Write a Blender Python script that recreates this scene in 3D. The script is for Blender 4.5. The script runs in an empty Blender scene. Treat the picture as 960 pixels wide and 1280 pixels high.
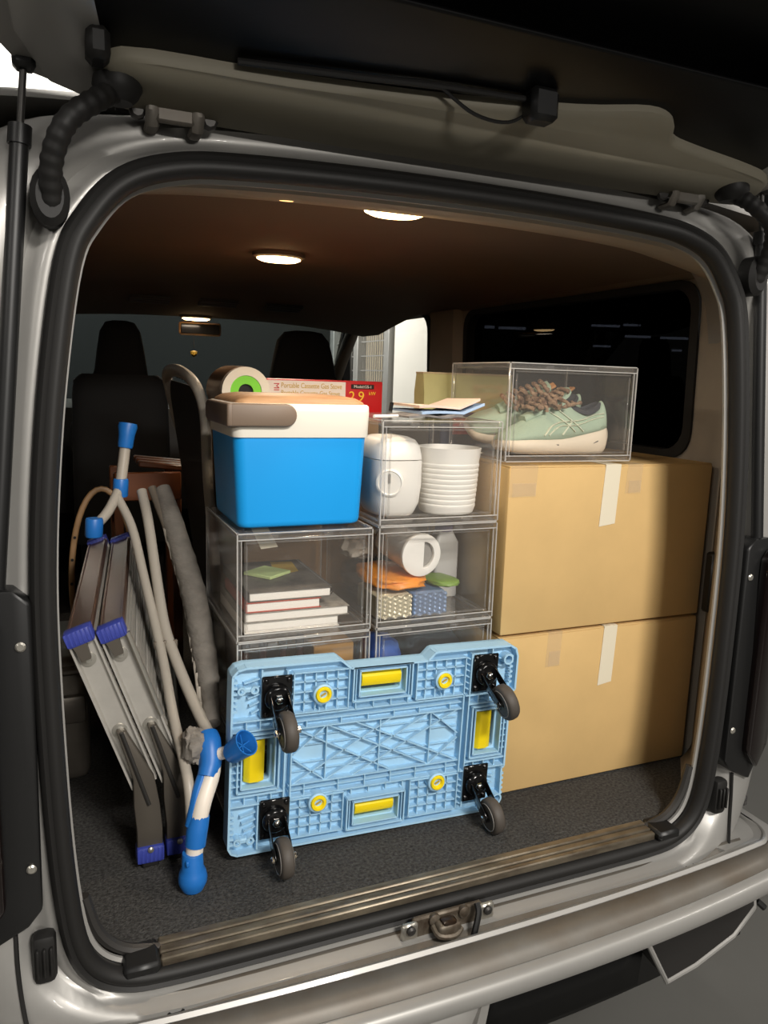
import bpy, bmesh, math, random
from math import sin, cos, pi, radians
from mathutils import Vector, Matrix

SC = bpy.context.scene
COL = SC.collection
random.seed(7)

# ------------------------------------------------------------------ camera, world, lights, exposure
cd = bpy.data.cameras.new('camera')
cam = bpy.data.objects.new('camera', cd)
COL.objects.link(cam)
R_ = Vector((0.92079, -0.38873, 0.03213))
U_ = Vector((0.03697, 0.16898, 0.98493))
F_ = Vector((0.38830, 0.90572, -0.16996))
mw = Matrix.Identity(4)
for i in range(3):
    mw[i][0], mw[i][1], mw[i][2] = R_[i], U_[i], -F_[i]
mw.translation = Vector((-0.6669, -1.2095, 0.9788))
cam.matrix_world = mw
cd.sensor_fit = 'VERTICAL'
cd.sensor_height = 36.0
cd.lens = 959.68 * 36.0 / 1280.0
cd.clip_start = 0.02
SC.camera = cam

world = bpy.data.worlds.new('world')
SC.world = world
world.use_nodes = True
bg = world.node_tree.nodes['Background']
bg.inputs[0].default_value = (1.0, 0.95, 0.89, 1)
bg.inputs[1].default_value = 0.115

def area(name, loc, target, sx, sy, power, color=(1, 0.955, 0.89)):
    l = bpy.data.lights.new(name, 'AREA')
    l.shape = 'RECTANGLE'
    l.size, l.size_y = sx, sy
    l.energy = power
    l.color = color
    o = bpy.data.objects.new(name, l)
    o.location = loc
    d = Vector(target) - Vector(loc)
    o.rotation_euler = d.to_track_quat('-Z', 'Y').to_euler()
    COL.objects.link(o)
    return o

# a car park ceiling tube behind the van, then added fill lights
area('tube_light_rear', (0.30, -2.75, 2.62), (0.05, 0.3, 0.35), 0.9, 0.25, 116)
area('fill_light_far', (0.45, -7.5, 2.6), (0.05, 0.3, 0.2), 1.6, 0.3, 150)  # unseen light added to lift the bumper and other upright faces
area('fill_light_side', (-3.4, -2.6, 2.5), (-0.4, 0.0, 0.2), 1.3, 0.3, 22)  # unseen light added on the left for highlights on the paint
area('fill_light_right', (3.6, -1.5, 2.6), (1.0, 0.0, -0.3), 1.3, 0.3, 30)  # unseen light added on the right for highlights on the paint
area('wall_fill_bay', (1.2, 8.2, 3.4), (3.4, 7.8, 1.0), 1.4, 0.4, 190, (1, 0.95, 0.88))  # unseen light added to brighten the white wall on the right
area('wall_fill_front', (-2.2, 8.0, 4.6), (-1.2, 11, 4.6), 1.4, 0.4, 500, (1, 0.97, 0.93))  # unseen light added to brighten the upper front wall

SC.view_settings.view_transform = 'Standard'
SC.view_settings.look = 'None'
SC.view_settings.exposure = 0.0
SC.view_settings.gamma = 1.0
SC.view_settings.use_curve_mapping = False
SC.cycles.transparent_max_bounces = 64
SC.cycles.max_bounces = 8
SC.cycles.diffuse_bounces = 4
SC.cycles.glossy_bounces = 4
SC.cycles.sample_clamp_indirect = 4.0
SC.cycles.caustics_reflective = False
SC.cycles.caustics_refractive = False

# ------------------------------------------------------------------ materials
def lin(c):
    out = []
    for v in c:
        v = v / 255.0
        out.append(v / 12.92 if v <= 0.04045 else ((v + 0.055) / 1.055) ** 2.4)
    return tuple(out)

MATS = {}
def mat(name, rgb, rough=0.5, metal=0.0, spec=0.5, var=0.0, vscale=8.0, bump=0.0, bscale=60.0, emit=0.0, coat=0.0,
        trans=0.0, stretch=None, rgb2=None, sss=0.0):
    m = bpy.data.materials.new(name)
    m.use_nodes = True
    nt = m.node_tree
    b = nt.nodes['Principled BSDF']
    c = lin(rgb)
    b.inputs['Base Color'].default_value = (*c, 1)
    b.inputs['Roughness'].default_value = rough
    b.inputs['Metallic'].default_value = metal
    b.inputs['Specular IOR Level'].default_value = spec
    b.inputs['Coat Weight'].default_value = coat
    if trans: b.inputs['Transmission Weight'].default_value = trans
    if sss:
        b.inputs['Subsurface Weight'].default_value = sss
        b.inputs['Subsurface Radius'].default_value = (0.02, 0.02, 0.02)
    if emit:
        b.inputs['Emission Color'].default_value = (*c, 1)
        b.inputs['Emission Strength'].default_value = emit
    if var or bump:
        tc = nt.nodes.new('ShaderNodeTexCoord')
        mp = nt.nodes.new('ShaderNodeMapping')
        nt.links.new(tc.outputs['Object'], mp.inputs[0])
        if stretch: mp.inputs['Scale'].default_value = stretch
    if var:
        n = nt.nodes.new('ShaderNodeTexNoise')
        n.inputs['Scale'].default_value = vscale
        n.inputs['Detail'].default_value = 6
        n.inputs['Roughness'].default_value = 0.62
        nt.links.new(mp.outputs[0], n.inputs['Vector'])
        r = nt.nodes.new('ShaderNodeValToRGB')
        r.color_ramp.elements[0].position = 0.32
        r.color_ramp.elements[1].position = 0.68
        c2 = lin(rgb2) if rgb2 else tuple(min(1, v * (1 + var)) for v in c)
        c1 = c if rgb2 else tuple(v * (1 - var) for v in c)
        r.color_ramp.elements[0].color = (*c1, 1)
        r.color_ramp.elements[1].color = (*c2, 1)
        nt.links.new(n.outputs[0], r.inputs[0])
        nt.links.new(r.outputs[0], b.inputs['Base Color'])
    if bump:
        n2 = nt.nodes.new('ShaderNodeTexNoise')
        n2.inputs['Scale'].default_value = bscale
        n2.inputs['Detail'].default_value = 4
        nt.links.new(mp.outputs[0], n2.inputs['Vector'])
        bp = nt.nodes.new('ShaderNodeBump')
        bp.inputs['Strength'].default_value = bump
        bp.inputs['Distance'].default_value = 0.004
        nt.links.new(n2.outputs[0], bp.inputs['Height'])
        nt.links.new(bp.outputs[0], b.inputs['Normal'])
    MATS[name] = m
    return m

def clear_mat(name, tint, gloss=0.05, facing=0.55, rough=0.06, milk=0.0, milkcol=(230, 225, 218)):
    """thin clear plastic or glass: see-through, with a sheen that grows at grazing angles and a little milkiness"""
    m = bpy.data.materials.new(name)
    m.use_nodes = True
    nt = m.node_tree
    nt.nodes.clear()
    out = nt.nodes.new('ShaderNodeOutputMaterial')
    t = nt.nodes.new('ShaderNodeBsdfTransparent')
    t.inputs[0].default_value = (*tint, 1)
    g = nt.nodes.new('ShaderNodeBsdfGlossy')
    g.inputs['Roughness'].default_value = rough
    g.inputs['Color'].default_value = (1, 1, 1, 1)
    lw = nt.nodes.new('ShaderNodeLayerWeight')
    lw.inputs['Blend'].default_value = 0.5
    pw = nt.nodes.new('ShaderNodeMath'); pw.operation = 'POWER'; pw.inputs[1].default_value = 4.0
    ml = nt.nodes.new('ShaderNodeMath'); ml.operation = 'MULTIPLY_ADD'
    ml.inputs[1].default_value = facing; ml.inputs[2].default_value = gloss
    nt.links.new(lw.outputs['Facing'], pw.inputs[0])
    nt.links.new(pw.outputs[0], ml.inputs[0])
    mx = nt.nodes.new('ShaderNodeMixShader')
    nt.links.new(ml.outputs[0], mx.inputs[0])
    last = t
    if milk:
        d = nt.nodes.new('ShaderNodeBsdfDiffuse')
        d.inputs[0].default_value = (*lin(milkcol), 1)
        m2 = nt.nodes.new('ShaderNodeMixShader')
        m2.inputs[0].default_value = milk
        nt.links.new(t.outputs[0], m2.inputs[1]); nt.links.new(d.outputs[0], m2.inputs[2])
        last = m2
    nt.links.new(last.outputs[0], mx.inputs[1]); nt.links.new(g.outputs[0], mx.inputs[2])
    nt.links.new(mx.outputs[0], out.inputs[0])
    MATS[name] = m
    return m

def emit_mat(name, rgb, strength):
    m = bpy.data.materials.new(name); m.use_nodes = True
    nt = m.node_tree; nt.nodes.clear()
    out = nt.nodes.new('ShaderNodeOutputMaterial'); e = nt.nodes.new('ShaderNodeEmission')
    e.inputs[0].default_value = (*lin(rgb), 1); e.inputs[1].default_value = strength
    nt.links.new(e.outputs[0], out.inputs[0]); MATS[name] = m
    return m

# ------------------------------------------------------------------ mesh builder
class MB:
    def __init__(s): s.v = []; s.f = []; s.m = []
    def add(s, vs, fs, mi=0, M=None):
        o = len(s.v)
        for p in vs:
            p = Vector(p)
            s.v.append(tuple(M @ p) if M else tuple(p))
        for f in fs: s.f.append(tuple(o + i for i in f)); s.m.append(mi)
        return s
    def box(s, c, d, mi=0, M=None, bev=0.0, seg=1):
        x, y, z = d[0] / 2, d[1] / 2, d[2] / 2
        vs = [(c[0] + a * x, c[1] + b * y, c[2] + e * z) for a in (-1, 1) for b in (-1, 1) for e in (-1, 1)]
        fs = [(0, 1, 3, 2), (4, 6, 7, 5), (0, 4, 5, 1), (2, 3, 7, 6), (0, 2, 6, 4), (1, 5, 7, 3)]
        if bev:
            bm = bmesh.new()
            bv = [bm.verts.new(v) for v in vs]
            for f in fs: bm.faces.new([bv[i] for i in f])
            bmesh.ops.bevel(bm, geom=list(bm.edges), offset=bev, segments=seg, affect='EDGES', profile=0.5)
            bm.verts.index_update()
            vs = [tuple(v.co) for v in bm.verts]; fs = [tuple(v.index for v in f.verts) for f in bm.faces]
            bm.free()
        return s.add(vs, fs, mi, M)
    def loft(s, rings, closed=True, caps=True, loop=False, mi=0, M=None):
        n = len(rings[0]); vs = [p for r in rings for p in r]; fs = []
        k = len(rings)
        for i in range(k if loop else k - 1):
            a, b = i * n, ((i + 1) % k) * n
            for j in range(n if closed else n - 1):
                j2 = (j + 1) % n
                fs.append((a + j, a + j2, b + j2, b + j))
        if caps and not loop and closed:
            fs.append(tuple(range(n - 1, -1, -1))); fs.append(tuple((k - 1) * n + j for j in range(n)))
        return s.add(vs, fs, mi, M)
    def tube(s, path, r, n=10, loop=False, caps=True, mi=0, M=None, flat=None):
        P = [Vector(p) for p in path]; k = len(P); rings = []
        rs = r if isinstance(r, (list, tuple)) else [r] * k
        up = None
        for i in range(k):
            if loop: t = (P[(i + 1) % k] - P[i - 1])
            else: t = (P[min(i + 1, k - 1)] - P[max(i - 1, 0)])
            t.normalize()
            if up is None:
                up = Vector((0, 0, 1)) if abs(t.z) < 0.9 else Vector((0, 1, 0))
            a = t.cross(up)
            if a.length < 1e-4: a = t.cross(Vector((1, 0, 0)))
            a.normalize(); b = a.cross(t).normalized(); up = b
            fa, fb = flat if flat else (1, 1)
            rings.append([tuple(P[i] + a * (cos(q) * rs[i] * fa) + b * (sin(q) * rs[i] * fb)) for q in [2 * pi * j / n for j in range(n)]])
        return s.loft(rings, True, caps, loop, mi, M)
    def lathe(s, prof, n=24, c=(0, 0, 0), mi=0, M=None, caps=True):
        rings = [[(c[0] + r * cos(2 * pi * j / n), c[1] + r * sin(2 * pi * j / n), c[2] + z) for j in range(n)] for r, z in prof]
        return s.loft(rings, True, caps, False, mi, M)
    def prism(s, poly, fn0, fn1, mi=0, M=None):
        n = len(poly)
        vs = [fn0(a, b) for a, b in poly] + [fn1(a, b) for a, b in poly]
        fs = [tuple(range(n - 1, -1, -1)), tuple(range(n, 2 * n))] + [(i, (i + 1) % n, n + (i + 1) % n, n + i) for i in range(n)]
        return s.add(vs, fs, mi, M)
    def plate(s, outer, holes, fn0, fn1, mi=0, M=None):
        """flat plate with holes: 2D loops, fn0/fn1 map (a,b) to the two faces"""
        bm = bmesh.new()
        loops = []
        for lp in [outer] + list(holes):
            vs = [bm.verts.new((a, b, 0)) for a, b in lp]
            es = [bm.edges.new((vs[i], vs[(i + 1) % len(vs)])) for i in range(len(vs))]
            loops.append(vs)
        bmesh.ops.triangle_fill(bm, use_beauty=True, use_dissolve=False, edges=list(bm.edges))
        bm.verts.index_update()
        co = [(v.co.x, v.co.y) for v in bm.verts]
        tris = [tuple(v.index for v in f.verts) for f in bm.faces]
        n = len(co)
        vs = [fn0(a, b) for a, b in co] + [fn1(a, b) for a, b in co]
        fs = [t for t in tris] + [tuple(n + i for i in reversed(t)) for t in tris]
        for lp in loops:
            idx = [v.index for v in lp]
            for i in range(len(idx)):
                a, b = idx[i], idx[(i + 1) % len(idx)]
                fs.append((a, b, n + b, n + a))
        bm.free()
        return s.add(vs, fs, mi, M)
    def grid(s, nu, nv, fn, mi=0, M=None, thick=None):
        vs = [fn(i / (nu - 1), j / (nv - 1)) for i in range(nu) for j in range(nv)]
        fs = [(i * nv + j, i * nv + j + 1, (i + 1) * nv + j + 1, (i + 1) * nv + j) for i in range(nu - 1) for j in range(nv - 1)]
        if thick:
            n = len(vs); t = Vector(thick)
            vs += [tuple(Vector(v) + t) for v in vs]
            fs += [tuple(n + i for i in reversed(f)) for f in fs]
            bd = [i * nv for i in range(nu)] + [(nu - 1) * nv + j for j in range(1, nv)] + [i * nv + nv - 1 for i in range(nu - 2, -1, -1)] + list(range(nv - 2, 0, -1))
            fs += [(bd[i], bd[(i + 1) % len(bd)], n + bd[(i + 1) % len(bd)], n + bd[i]) for i in range(len(bd))]
        return s.add(vs, fs, mi, M)
    def build(s, name, mats, parent=None, loc=None, angle=38, bev=0.0, seg=2, sub=0):
        bm = bmesh.new()
        bv = [bm.verts.new(p) for p in s.v]
        for f, k in zip(s.f, s.m):
            try:
                fc = bm.faces.new([bv[i] for i in f]); fc.material_index = k
            except ValueError: pass
        bmesh.ops.recalc_face_normals(bm, faces=list(bm.faces))
        if bev:
            es = [e for e in bm.edges if len(e.link_faces) == 2 and e.calc_face_angle(0) > radians(35)]
            bmesh.ops.bevel(bm, geom=es, offset=bev, segments=seg, affect='EDGES', profile=0.5, clamp_overlap=True)
        for f in bm.faces: f.smooth = True
        th = radians(angle)
        for e in bm.edges:
            if len(e.link_faces) == 2 and e.calc_face_angle(0) > th: e.smooth = False
        me = bpy.data.meshes.new(name); bm.to_mesh(me); bm.free()
        for m in (mats if isinstance(mats, (list, tuple)) else [mats]): me.materials.append(MATS[m])
        o = bpy.data.objects.new(name, me); COL.objects.link(o)
        if parent: o.parent = parent
        if loc is not None: o.location = loc
        if sub:
            md = o.modifiers.new('sub', 'SUBSURF'); md.levels = sub; md.render_levels = sub
        return o

def tag(o, label=None, cat=None, group=None, kind=None):
    if label: o['label'] = label
    if cat: o['category'] = cat
    if group: o['group'] = group
    if kind: o['kind'] = kind
    return o
def thing(name, label, cat, loc=(0, 0, 0), rot=(0, 0, 0), group=None):
    o = bpy.data.objects.new(name, None); COL.objects.link(o)
    o.empty_display_size = 0.05
    o.location = loc; o.rotation_euler = rot
    return tag(o, label, cat, group)
def dup(o, loc, rot=None, label=None, group=None):
    kids = {}
    for x in bpy.data.objects:
        if x.parent: kids.setdefault(x.parent, []).append(x)
    def rec(s, par):
        c = s.copy(); COL.objects.link(c)
        if par: c.parent = par
        for ch in kids.get(s, []): rec(ch, c)
        return c
    c = rec(o, None); c.location = loc
    if rot is not None: c.rotation_euler = rot
    if label: c['label'] = label
    if group: c['group'] = group
    return c
def cr(pts, n=6, loop=False):
    P = [Vector(p) for p in pts]; k = len(P); out = []
    for i in range(k if loop else k - 1):
        a = P[(i - 1) % k] if (loop or i > 0) else P[i] * 2 - P[i + 1]
        b = P[i]; c = P[(i + 1) % k]
        d = P[(i + 2) % k] if (loop or i + 2 < k) else c * 2 - b
        for j in range(n):
            t = j / n
            out.append(0.5 * ((2 * b) + (c - a) * t + (2 * a - 5 * b + 4 * c - d) * t * t + (3 * b - a - 3 * c + d) * t ** 3))
    if not loop: out.append(P[-1])
    return out
def rrect(x0, y0, x1, y1, r, n=5):
    out = []
    for cx, cy, a0 in ((x1 - r, y0 + r, -90), (x1 - r, y1 - r, 0), (x0 + r, y1 - r, 90), (x0 + r, y0 + r, 180)):
        for i in range(n + 1):
            a = radians(a0 + 90 * i / n); out.append((cx + r * cos(a), cy + r * sin(a)))
    return out
def text(name, body, size, mt, parent, M, ext=0.0006, align='LEFT'):
    cu = bpy.data.curves.new(name, 'FONT'); cu.body = body; cu.size = size; cu.extrude = ext; cu.align_x = align
    o = bpy.data.objects.new(name, cu); COL.objects.link(o)
    bpy.context.view_layer.update()
    me = bpy.data.meshes.new_from_object(o.evaluated_get(bpy.context.evaluated_depsgraph_get()))
    bpy.data.objects.remove(o); bpy.data.curves.remove(cu)
    me.materials.clear(); me.materials.append(MATS[mt])
    q = bpy.data.objects.new(name, me); COL.objects.link(q); q.parent = parent
    q.matrix_local = M
    return q
FACE = Matrix(((1, 0, 0, 0), (0, 0, -1, 0), (0, 1, 0, 0), (0, 0, 0, 1)))   # text standing upright, facing -y
def noise(x, y, z=0.0):
    from mathutils import noise as nz
    return nz.noise(Vector((x, y, z)))

# paint and trim
mat('silver_paint', (160, 158, 154), rough=0.42, metal=0.35, coat=0.2, var=0.05, vscale=5)
mat('silver_dusty', (120, 117, 111), rough=0.5, metal=0.3, var=0.16, vscale=6, rgb2=(106, 97, 86))
mat('rubber', (30, 29, 28), rough=0.55, spec=0.35)
mat('black_plastic', (22, 22, 22), rough=0.42)
mat('black_gloss', (14, 14, 15), rough=0.14)
mat('lamp_lens', (16, 8, 8), rough=0.14, coat=0.4)
mat('frit', (8, 8, 9), rough=0.4, spec=0.25)
mat('beige_trim', (138, 132, 116), rough=0.62, var=0.05, vscale=4)
mat('tan_trim', (160, 149, 134), rough=0.6, var=0.06, vscale=6)
mat('grey_trim', (128, 117, 104), rough=0.6, var=0.05)
mat('headliner', (112, 98, 86), rough=0.85, var=0.05, vscale=3, bump=0.15, bscale=200)
mat('carpet', (46, 45, 44), rough=0.95, spec=0.1, var=0.55, vscale=150, bump=0.9, bscale=260, rgb2=(86, 85, 83))
mat('scuff_metal', (150, 140, 122), rough=0.42, metal=0.7, var=0.3, vscale=30, rgb2=(92, 82, 70), stretch=(0.3, 1, 1))
mat('zinc', (190, 186, 176), rough=0.32, metal=0.8)
mat('rust_steel', (112, 104, 92), rough=0.5, metal=0.5, var=0.4, vscale=40, rgb2=(72, 60, 48))
mat('grease', (38, 26, 18), rough=0.3)
mat('seat_fabric', (19, 19, 20), rough=0.85)
mat('cabin_plastic', (26, 25, 25), rough=0.6)
mat('dark_metal', (70, 68, 66), rough=0.45, metal=0.6)
mat('arch_paint', (104, 98, 90), rough=0.4, metal=0.45, var=0.15)
mat('chrome', (205, 202, 196), rough=0.14, metal=1.0)
clear_mat('tint_glass', (0.014, 0.014, 0.015), gloss=0.006, facing=0.3, rough=0.0)
clear_mat('cabin_glass', (0.86, 0.87, 0.86), gloss=0.01, facing=0.3, rough=0.0)
clear_mat('screen_glass', (0.62, 0.66, 0.66), gloss=0.01, facing=0.3, rough=0.0)
emit_mat('dome_lens', (255, 212, 150), 14.0)
emit_mat('dim_glow', (255, 196, 120), 3.0)
emit_mat('tube_glow', (228, 240, 255), 90.0)
# cargo
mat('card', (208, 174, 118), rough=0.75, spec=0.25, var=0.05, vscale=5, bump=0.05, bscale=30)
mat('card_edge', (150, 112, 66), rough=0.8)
mat('paper_tape', (226, 216, 192), rough=0.6)
clear_mat('clear_tape', (1.0, 0.995, 0.98), gloss=0.02, facing=0.1, rough=0.2, milk=0.06)
clear_mat('clear_panel', (0.975, 0.973, 0.97), gloss=0.022, facing=0.35, rough=0.08, milk=0.03)
clear_mat('clear_rim', (0.95, 0.945, 0.94), gloss=0.08, facing=0.25, rough=0.18, milk=0.055)
clear_mat('highlight_strip', (0.9, 0.9, 0.9), gloss=0.12, facing=0.2, rough=0.25, milk=0.45, milkcol=(240, 236, 230))
mat('cooler_blue', (24, 158, 236), rough=0.42, spec=0.4)
mat('cooler_white', (238, 232, 218), rough=0.45)
mat('taupe', (124, 106, 90), rough=0.5)
mat('wood_lid', (190, 150, 110), rough=0.55, var=0.3, vscale=9, rgb2=(152, 110, 74), stretch=(0.7, 9, 9))
mat('dolly_blue', (166, 206, 232), rough=0.5, spec=0.35)
mat('dolly_yellow', (246, 216, 10), rough=0.5)
mat('tyre', (74, 68, 62), rough=0.6)
mat('hub', (26, 26, 28), rough=0.35)
mat('alu', (190, 186, 178), rough=0.36, metal=0.45, var=0.06, vscale=20)
mat('alu_reflection', (118, 92, 80), rough=0.3, metal=0.7)  # brown reflection on the bench's top rail put into the colour
mat('leg_grey', (92, 86, 78), rough=0.45, metal=0.4)
mat('navy_cap', (54, 66, 152), rough=0.5)
mat('joint_blue', (32, 110, 190), rough=0.42)
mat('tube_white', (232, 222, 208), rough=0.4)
mat('tube_pale_dim', (168, 160, 148), rough=0.42)  # chair's upper tubes darkened for light falloff; also the pale mesh frame
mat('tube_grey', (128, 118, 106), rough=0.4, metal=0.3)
mat('quilt', (128, 122, 114), rough=0.85, var=0.15, vscale=25, bump=0.6, bscale=60, stretch=(1, 1, 2))
mat('mesh_black', (16, 16, 17), rough=0.8)
mat('white_plastic', (250, 246, 238), rough=0.4)
mat('milk_plastic', (224, 216, 206), rough=0.35)
mat('grey_plastic', (150, 146, 140), rough=0.45)
mat('paper', (250, 244, 234), rough=0.8, var=0.03, vscale=90, stretch=(0.2, 0.2, 8))
mat('cover_grey', (120, 114, 106), rough=0.5, var=0.4, vscale=14, rgb2=(70, 66, 62))
mat('cover_speckle', (150, 144, 134), rough=0.6, var=0.3, vscale=60)
mat('cover_red', (188, 84, 66), rough=0.55)
mat('note_green', (188, 206, 140), rough=0.7)
mat('cover_gold', (178, 148, 62), rough=0.5)
mat('coil', (60, 58, 56), rough=0.4, metal=0.6)
mat('orange_bag', (238, 148, 44), rough=0.45, var=0.15, vscale=30)
mat('green_pack', (128, 160, 70), rough=0.4)
mat('foil_cream', (206, 196, 168), rough=0.3, metal=0.3)
mat('foil_blue', (112, 142, 186), rough=0.3, metal=0.3)
mat('bottle_milk', (196, 194, 190), rough=0.3)
mat('purple', (92, 70, 130), rough=0.4)
mat('bag_white', (214, 206, 192), rough=0.45, spec=0.4)
mat('blue_cloth', (36, 84, 168), rough=0.6)
mat('dark_cloth', (34, 32, 34), rough=0.8)
mat('brown_glass', (62, 34, 28), rough=0.25)
mat('tan_box', (176, 132, 70), rough=0.7)
mat('shoe_green', (166, 184, 160), rough=0.8, bump=0.3, bscale=300)
mat('shoe_sole', (232, 216, 192), rough=0.6)
mat('shoe_line', (214, 216, 192), rough=0.6)
mat('shoe_dark', (62, 62, 66), rough=0.85)
mat('lace', (92, 62, 44), rough=0.7, var=0.6, vscale=70, rgb2=(176, 146, 116))
mat('tab_tan', (186, 130, 78), rough=0.6)
mat('tan_cloth', (172, 152, 118), rough=0.85, var=0.12, vscale=20)
mat('olive_paper', (168, 160, 108), rough=0.75, var=0.08)
mat('red_box', (198, 26, 28), rough=0.45)
mat('gold_ink', (206, 170, 70), rough=0.5)
mat('yellow_ink', (250, 196, 40), rough=0.5)
mat('white_print', (240, 226, 214), rough=0.5)
mat('navy_pack', (40, 46, 66), rough=0.6)
mat('green_core', (120, 206, 40), rough=0.5)
mat('brown_wrap', (122, 92, 66), rough=0.35, var=0.2, vscale=12)
mat('roll_white', (224, 214, 196), rough=0.6)
mat('cloth_pink', (226, 198, 180), rough=0.85)
mat('cloth_blue', (168, 192, 222), rough=0.85)
mat('print_grey', (120, 116, 114), rough=0.6, var=0.4, vscale=40)
mat('stool_brown', (92, 54, 32), rough=0.3)
mat('stool_orange', (118, 64, 30), rough=0.4)
mat('hoop_tan', (150, 116, 78), rough=0.5)
# car park
mat('floor_paint', (98, 97, 93), rough=0.45, var=0.08, vscale=1.5)
mat('wall_white', (232, 229, 222), rough=0.8)
mat('wall_dark', (34, 37, 37), rough=0.8)
mat('fence_grey', (160, 160, 158), rough=0.5, metal=0.3)
mat('cream_panel', (228, 214, 190), rough=0.8, var=0.08, vscale=3, stretch=(1, 6, 0.1))
# ------------------------------------------------------------------ car park
fl = MB(); fl.box((0, 3, -0.645), (40, 40, 0.05)); tag(fl.build('floor', 'floor_paint'), kind='structure')
w = MB(); w.box((3.3, 6.95, 1.6), (0.2, 1.4, 4.4), 0)
tag(w.build('wall_right', 'wall_white'), kind='structure')
w = MB(); w.box((4.2, 9.4, 1.6), (0.1, 4.2, 4.4)); tag(w.build('wall_side', 'cream_panel'), kind='structure')
w = MB(); w.box((0, 11.1, 0.9), (14, 0.2, 3.0), 0); w.box((0, 11.1, 4.4), (14, 0.2, 4.0), 1)
tag(w.build('wall_front', ['wall_dark', 'wall_white']), kind='structure')

fen = thing('mesh_fence', 'grey wire mesh fence panels between posts, seen through the cab side window', 'fence', (3.2, 8.8, -0.62))
for yy in (-1.02, 0.05, 1.05):
    MB().box((0, yy, 1.5), (0.12, 0.16, 3.0), bev=0.008).build('post', 'fence_grey', fen)
for a, b in ((-0.94, -0.03), (0.13, 0.97)):
    m = MB()
    for i in range(1, 16):
        m.box((0, (a + b) / 2, i * 0.19), (0.012, b - a, 0.014))
    for i in range(1, 12):
        m.box((0, a + (b - a) * i / 12, 1.5), (0.008, 0.008, 3.0))
    tag(m.build('wire_mesh', 'fence_grey', fen), kind='stuff')

# lit tubes of the dark bay beyond the side window
def tube_fit(loc, length, rz, label):
    t = thing('fluorescent_tube', label, 'lamp', loc, (0, 0, rz), 'lit tubes seen through the rear side window')
    MB().box((0, 0, 0.05), (length + 0.06, 0.12, 0.05), bev=0.008).build('fitting', 'wall_white', t)
    MB().tube([(-length / 2, 0, 0), (length / 2, 0, 0)], 0.022, 10).build('tube', 'tube_glow', t)
    MB().box((0, 0, (4.5 - loc[2]) / 2 + .06), (.02, .02, 4.5 - loc[2] - .04)).build('hanger', 'fence_grey', t)
C0 = Vector((-0.6669, -1.2095, 0.9788))
TUBES = [
    (9.28, 11.31, 2.15, 0.55, 'long lit ceiling tube, left end of the upper row in the dark rear window'),
    (10.10, 11.52, 2.22, 0.34, 'short lit ceiling tube ending the upper row in the dark rear window'),
    (9.50, 10.62, 1.93, 0.48, 'lit ceiling tube just below and right of the upper row in the rear window'),
    (9.76, 9.95, 1.89, 0.50, 'lit ceiling tube nearest the D-pillar in the dark rear window'),
    (5.62, 9.51, 1.84, 0.15, 'small lit ceiling tube at the front end of the dark rear window'),
    (6.22, 9.81, 1.87, 0.44, 'lit ceiling tube beside the small one at the front of the rear window'),
    (10.51, 12.93, 1.86, 0.39, 'faint lit ceiling tube below the long one in the rear window'),
    (11.29, 11.48, 1.77, 0.20, 'faintest short lit tube, lowest in the dark rear window'),
]
for x, y, z, L, lab in TUBES:
    tube_fit((x, y, z), L, radians(-23), lab)

c_ = MB(); c_.box((9.2, 11.2, 4.6), (9.5, 6.5, .2)); tag(c_.build('ceiling', 'wall_dark'), kind='structure')

# ------------------------------------------------------------------ the van
van = thing('van', 'silver van with its tailgate open, loaded to the roof with gear', 'van', (0, 0, 0))
HALF = [(0, -.042), (.2, -.042), (.4, -.042), (.52, -.040), (.59, -.031), (.640, .0), (.668, .055), (.682, .15), (.691, .3), (.696, .5),
        (.696, .65), (.688, .80), (.671, .97), (.645, 1.13), (.615, 1.195), (.565, 1.25), (.49, 1.279), (.39, 1.29), (.2, 1.297), (0, 1.299)]
loopp = HALF + [(-a, b) for a, b in HALF[-2:0:-1]]
OUT = [Vector((p.x, p.y)) for p in cr([(a, b, 0) for a, b in loopp], 5, True)]
NO = len(OUT); NRM = []
for i in range(NO):
    t = OUT[(i + 1) % NO] - OUT[i - 1]; t.normalize(); NRM.append(Vector((t.y, -t.x)))
def yz(z): return 0.025 * max(0.0, z) / 1.3
def ring_at(i, prof):
    o, n = OUT[i], NRM[i]
    return [(o.x + n.x * d, y + yz(o.y), o.y + n.y * d) for d, y in prof]
# weather seal: a fat bulb with a lip, wrapped round the flange
seal = [(-.016, .012), (-.020, -.004), (-.014, -.018), (-.004, -.022), (.004, -.016), (.010, -.020), (.017, -.014), (.019, .0), (.014, .012), (0, .018)]
m = MB(); m.loft([ring_at(i, seal) for i in range(NO)], loop=True); m.build('weather_seal', 'rubber', van, angle=60)
band = [(-.016, .014), (-.0225, .017), (-.0225, .022), (-.016, .022)]
m = MB(); m.loft([ring_at(i, band) for i in range(NO)], loop=True); m.build('flange_edge', 'silver_paint', van, angle=40)
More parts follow.
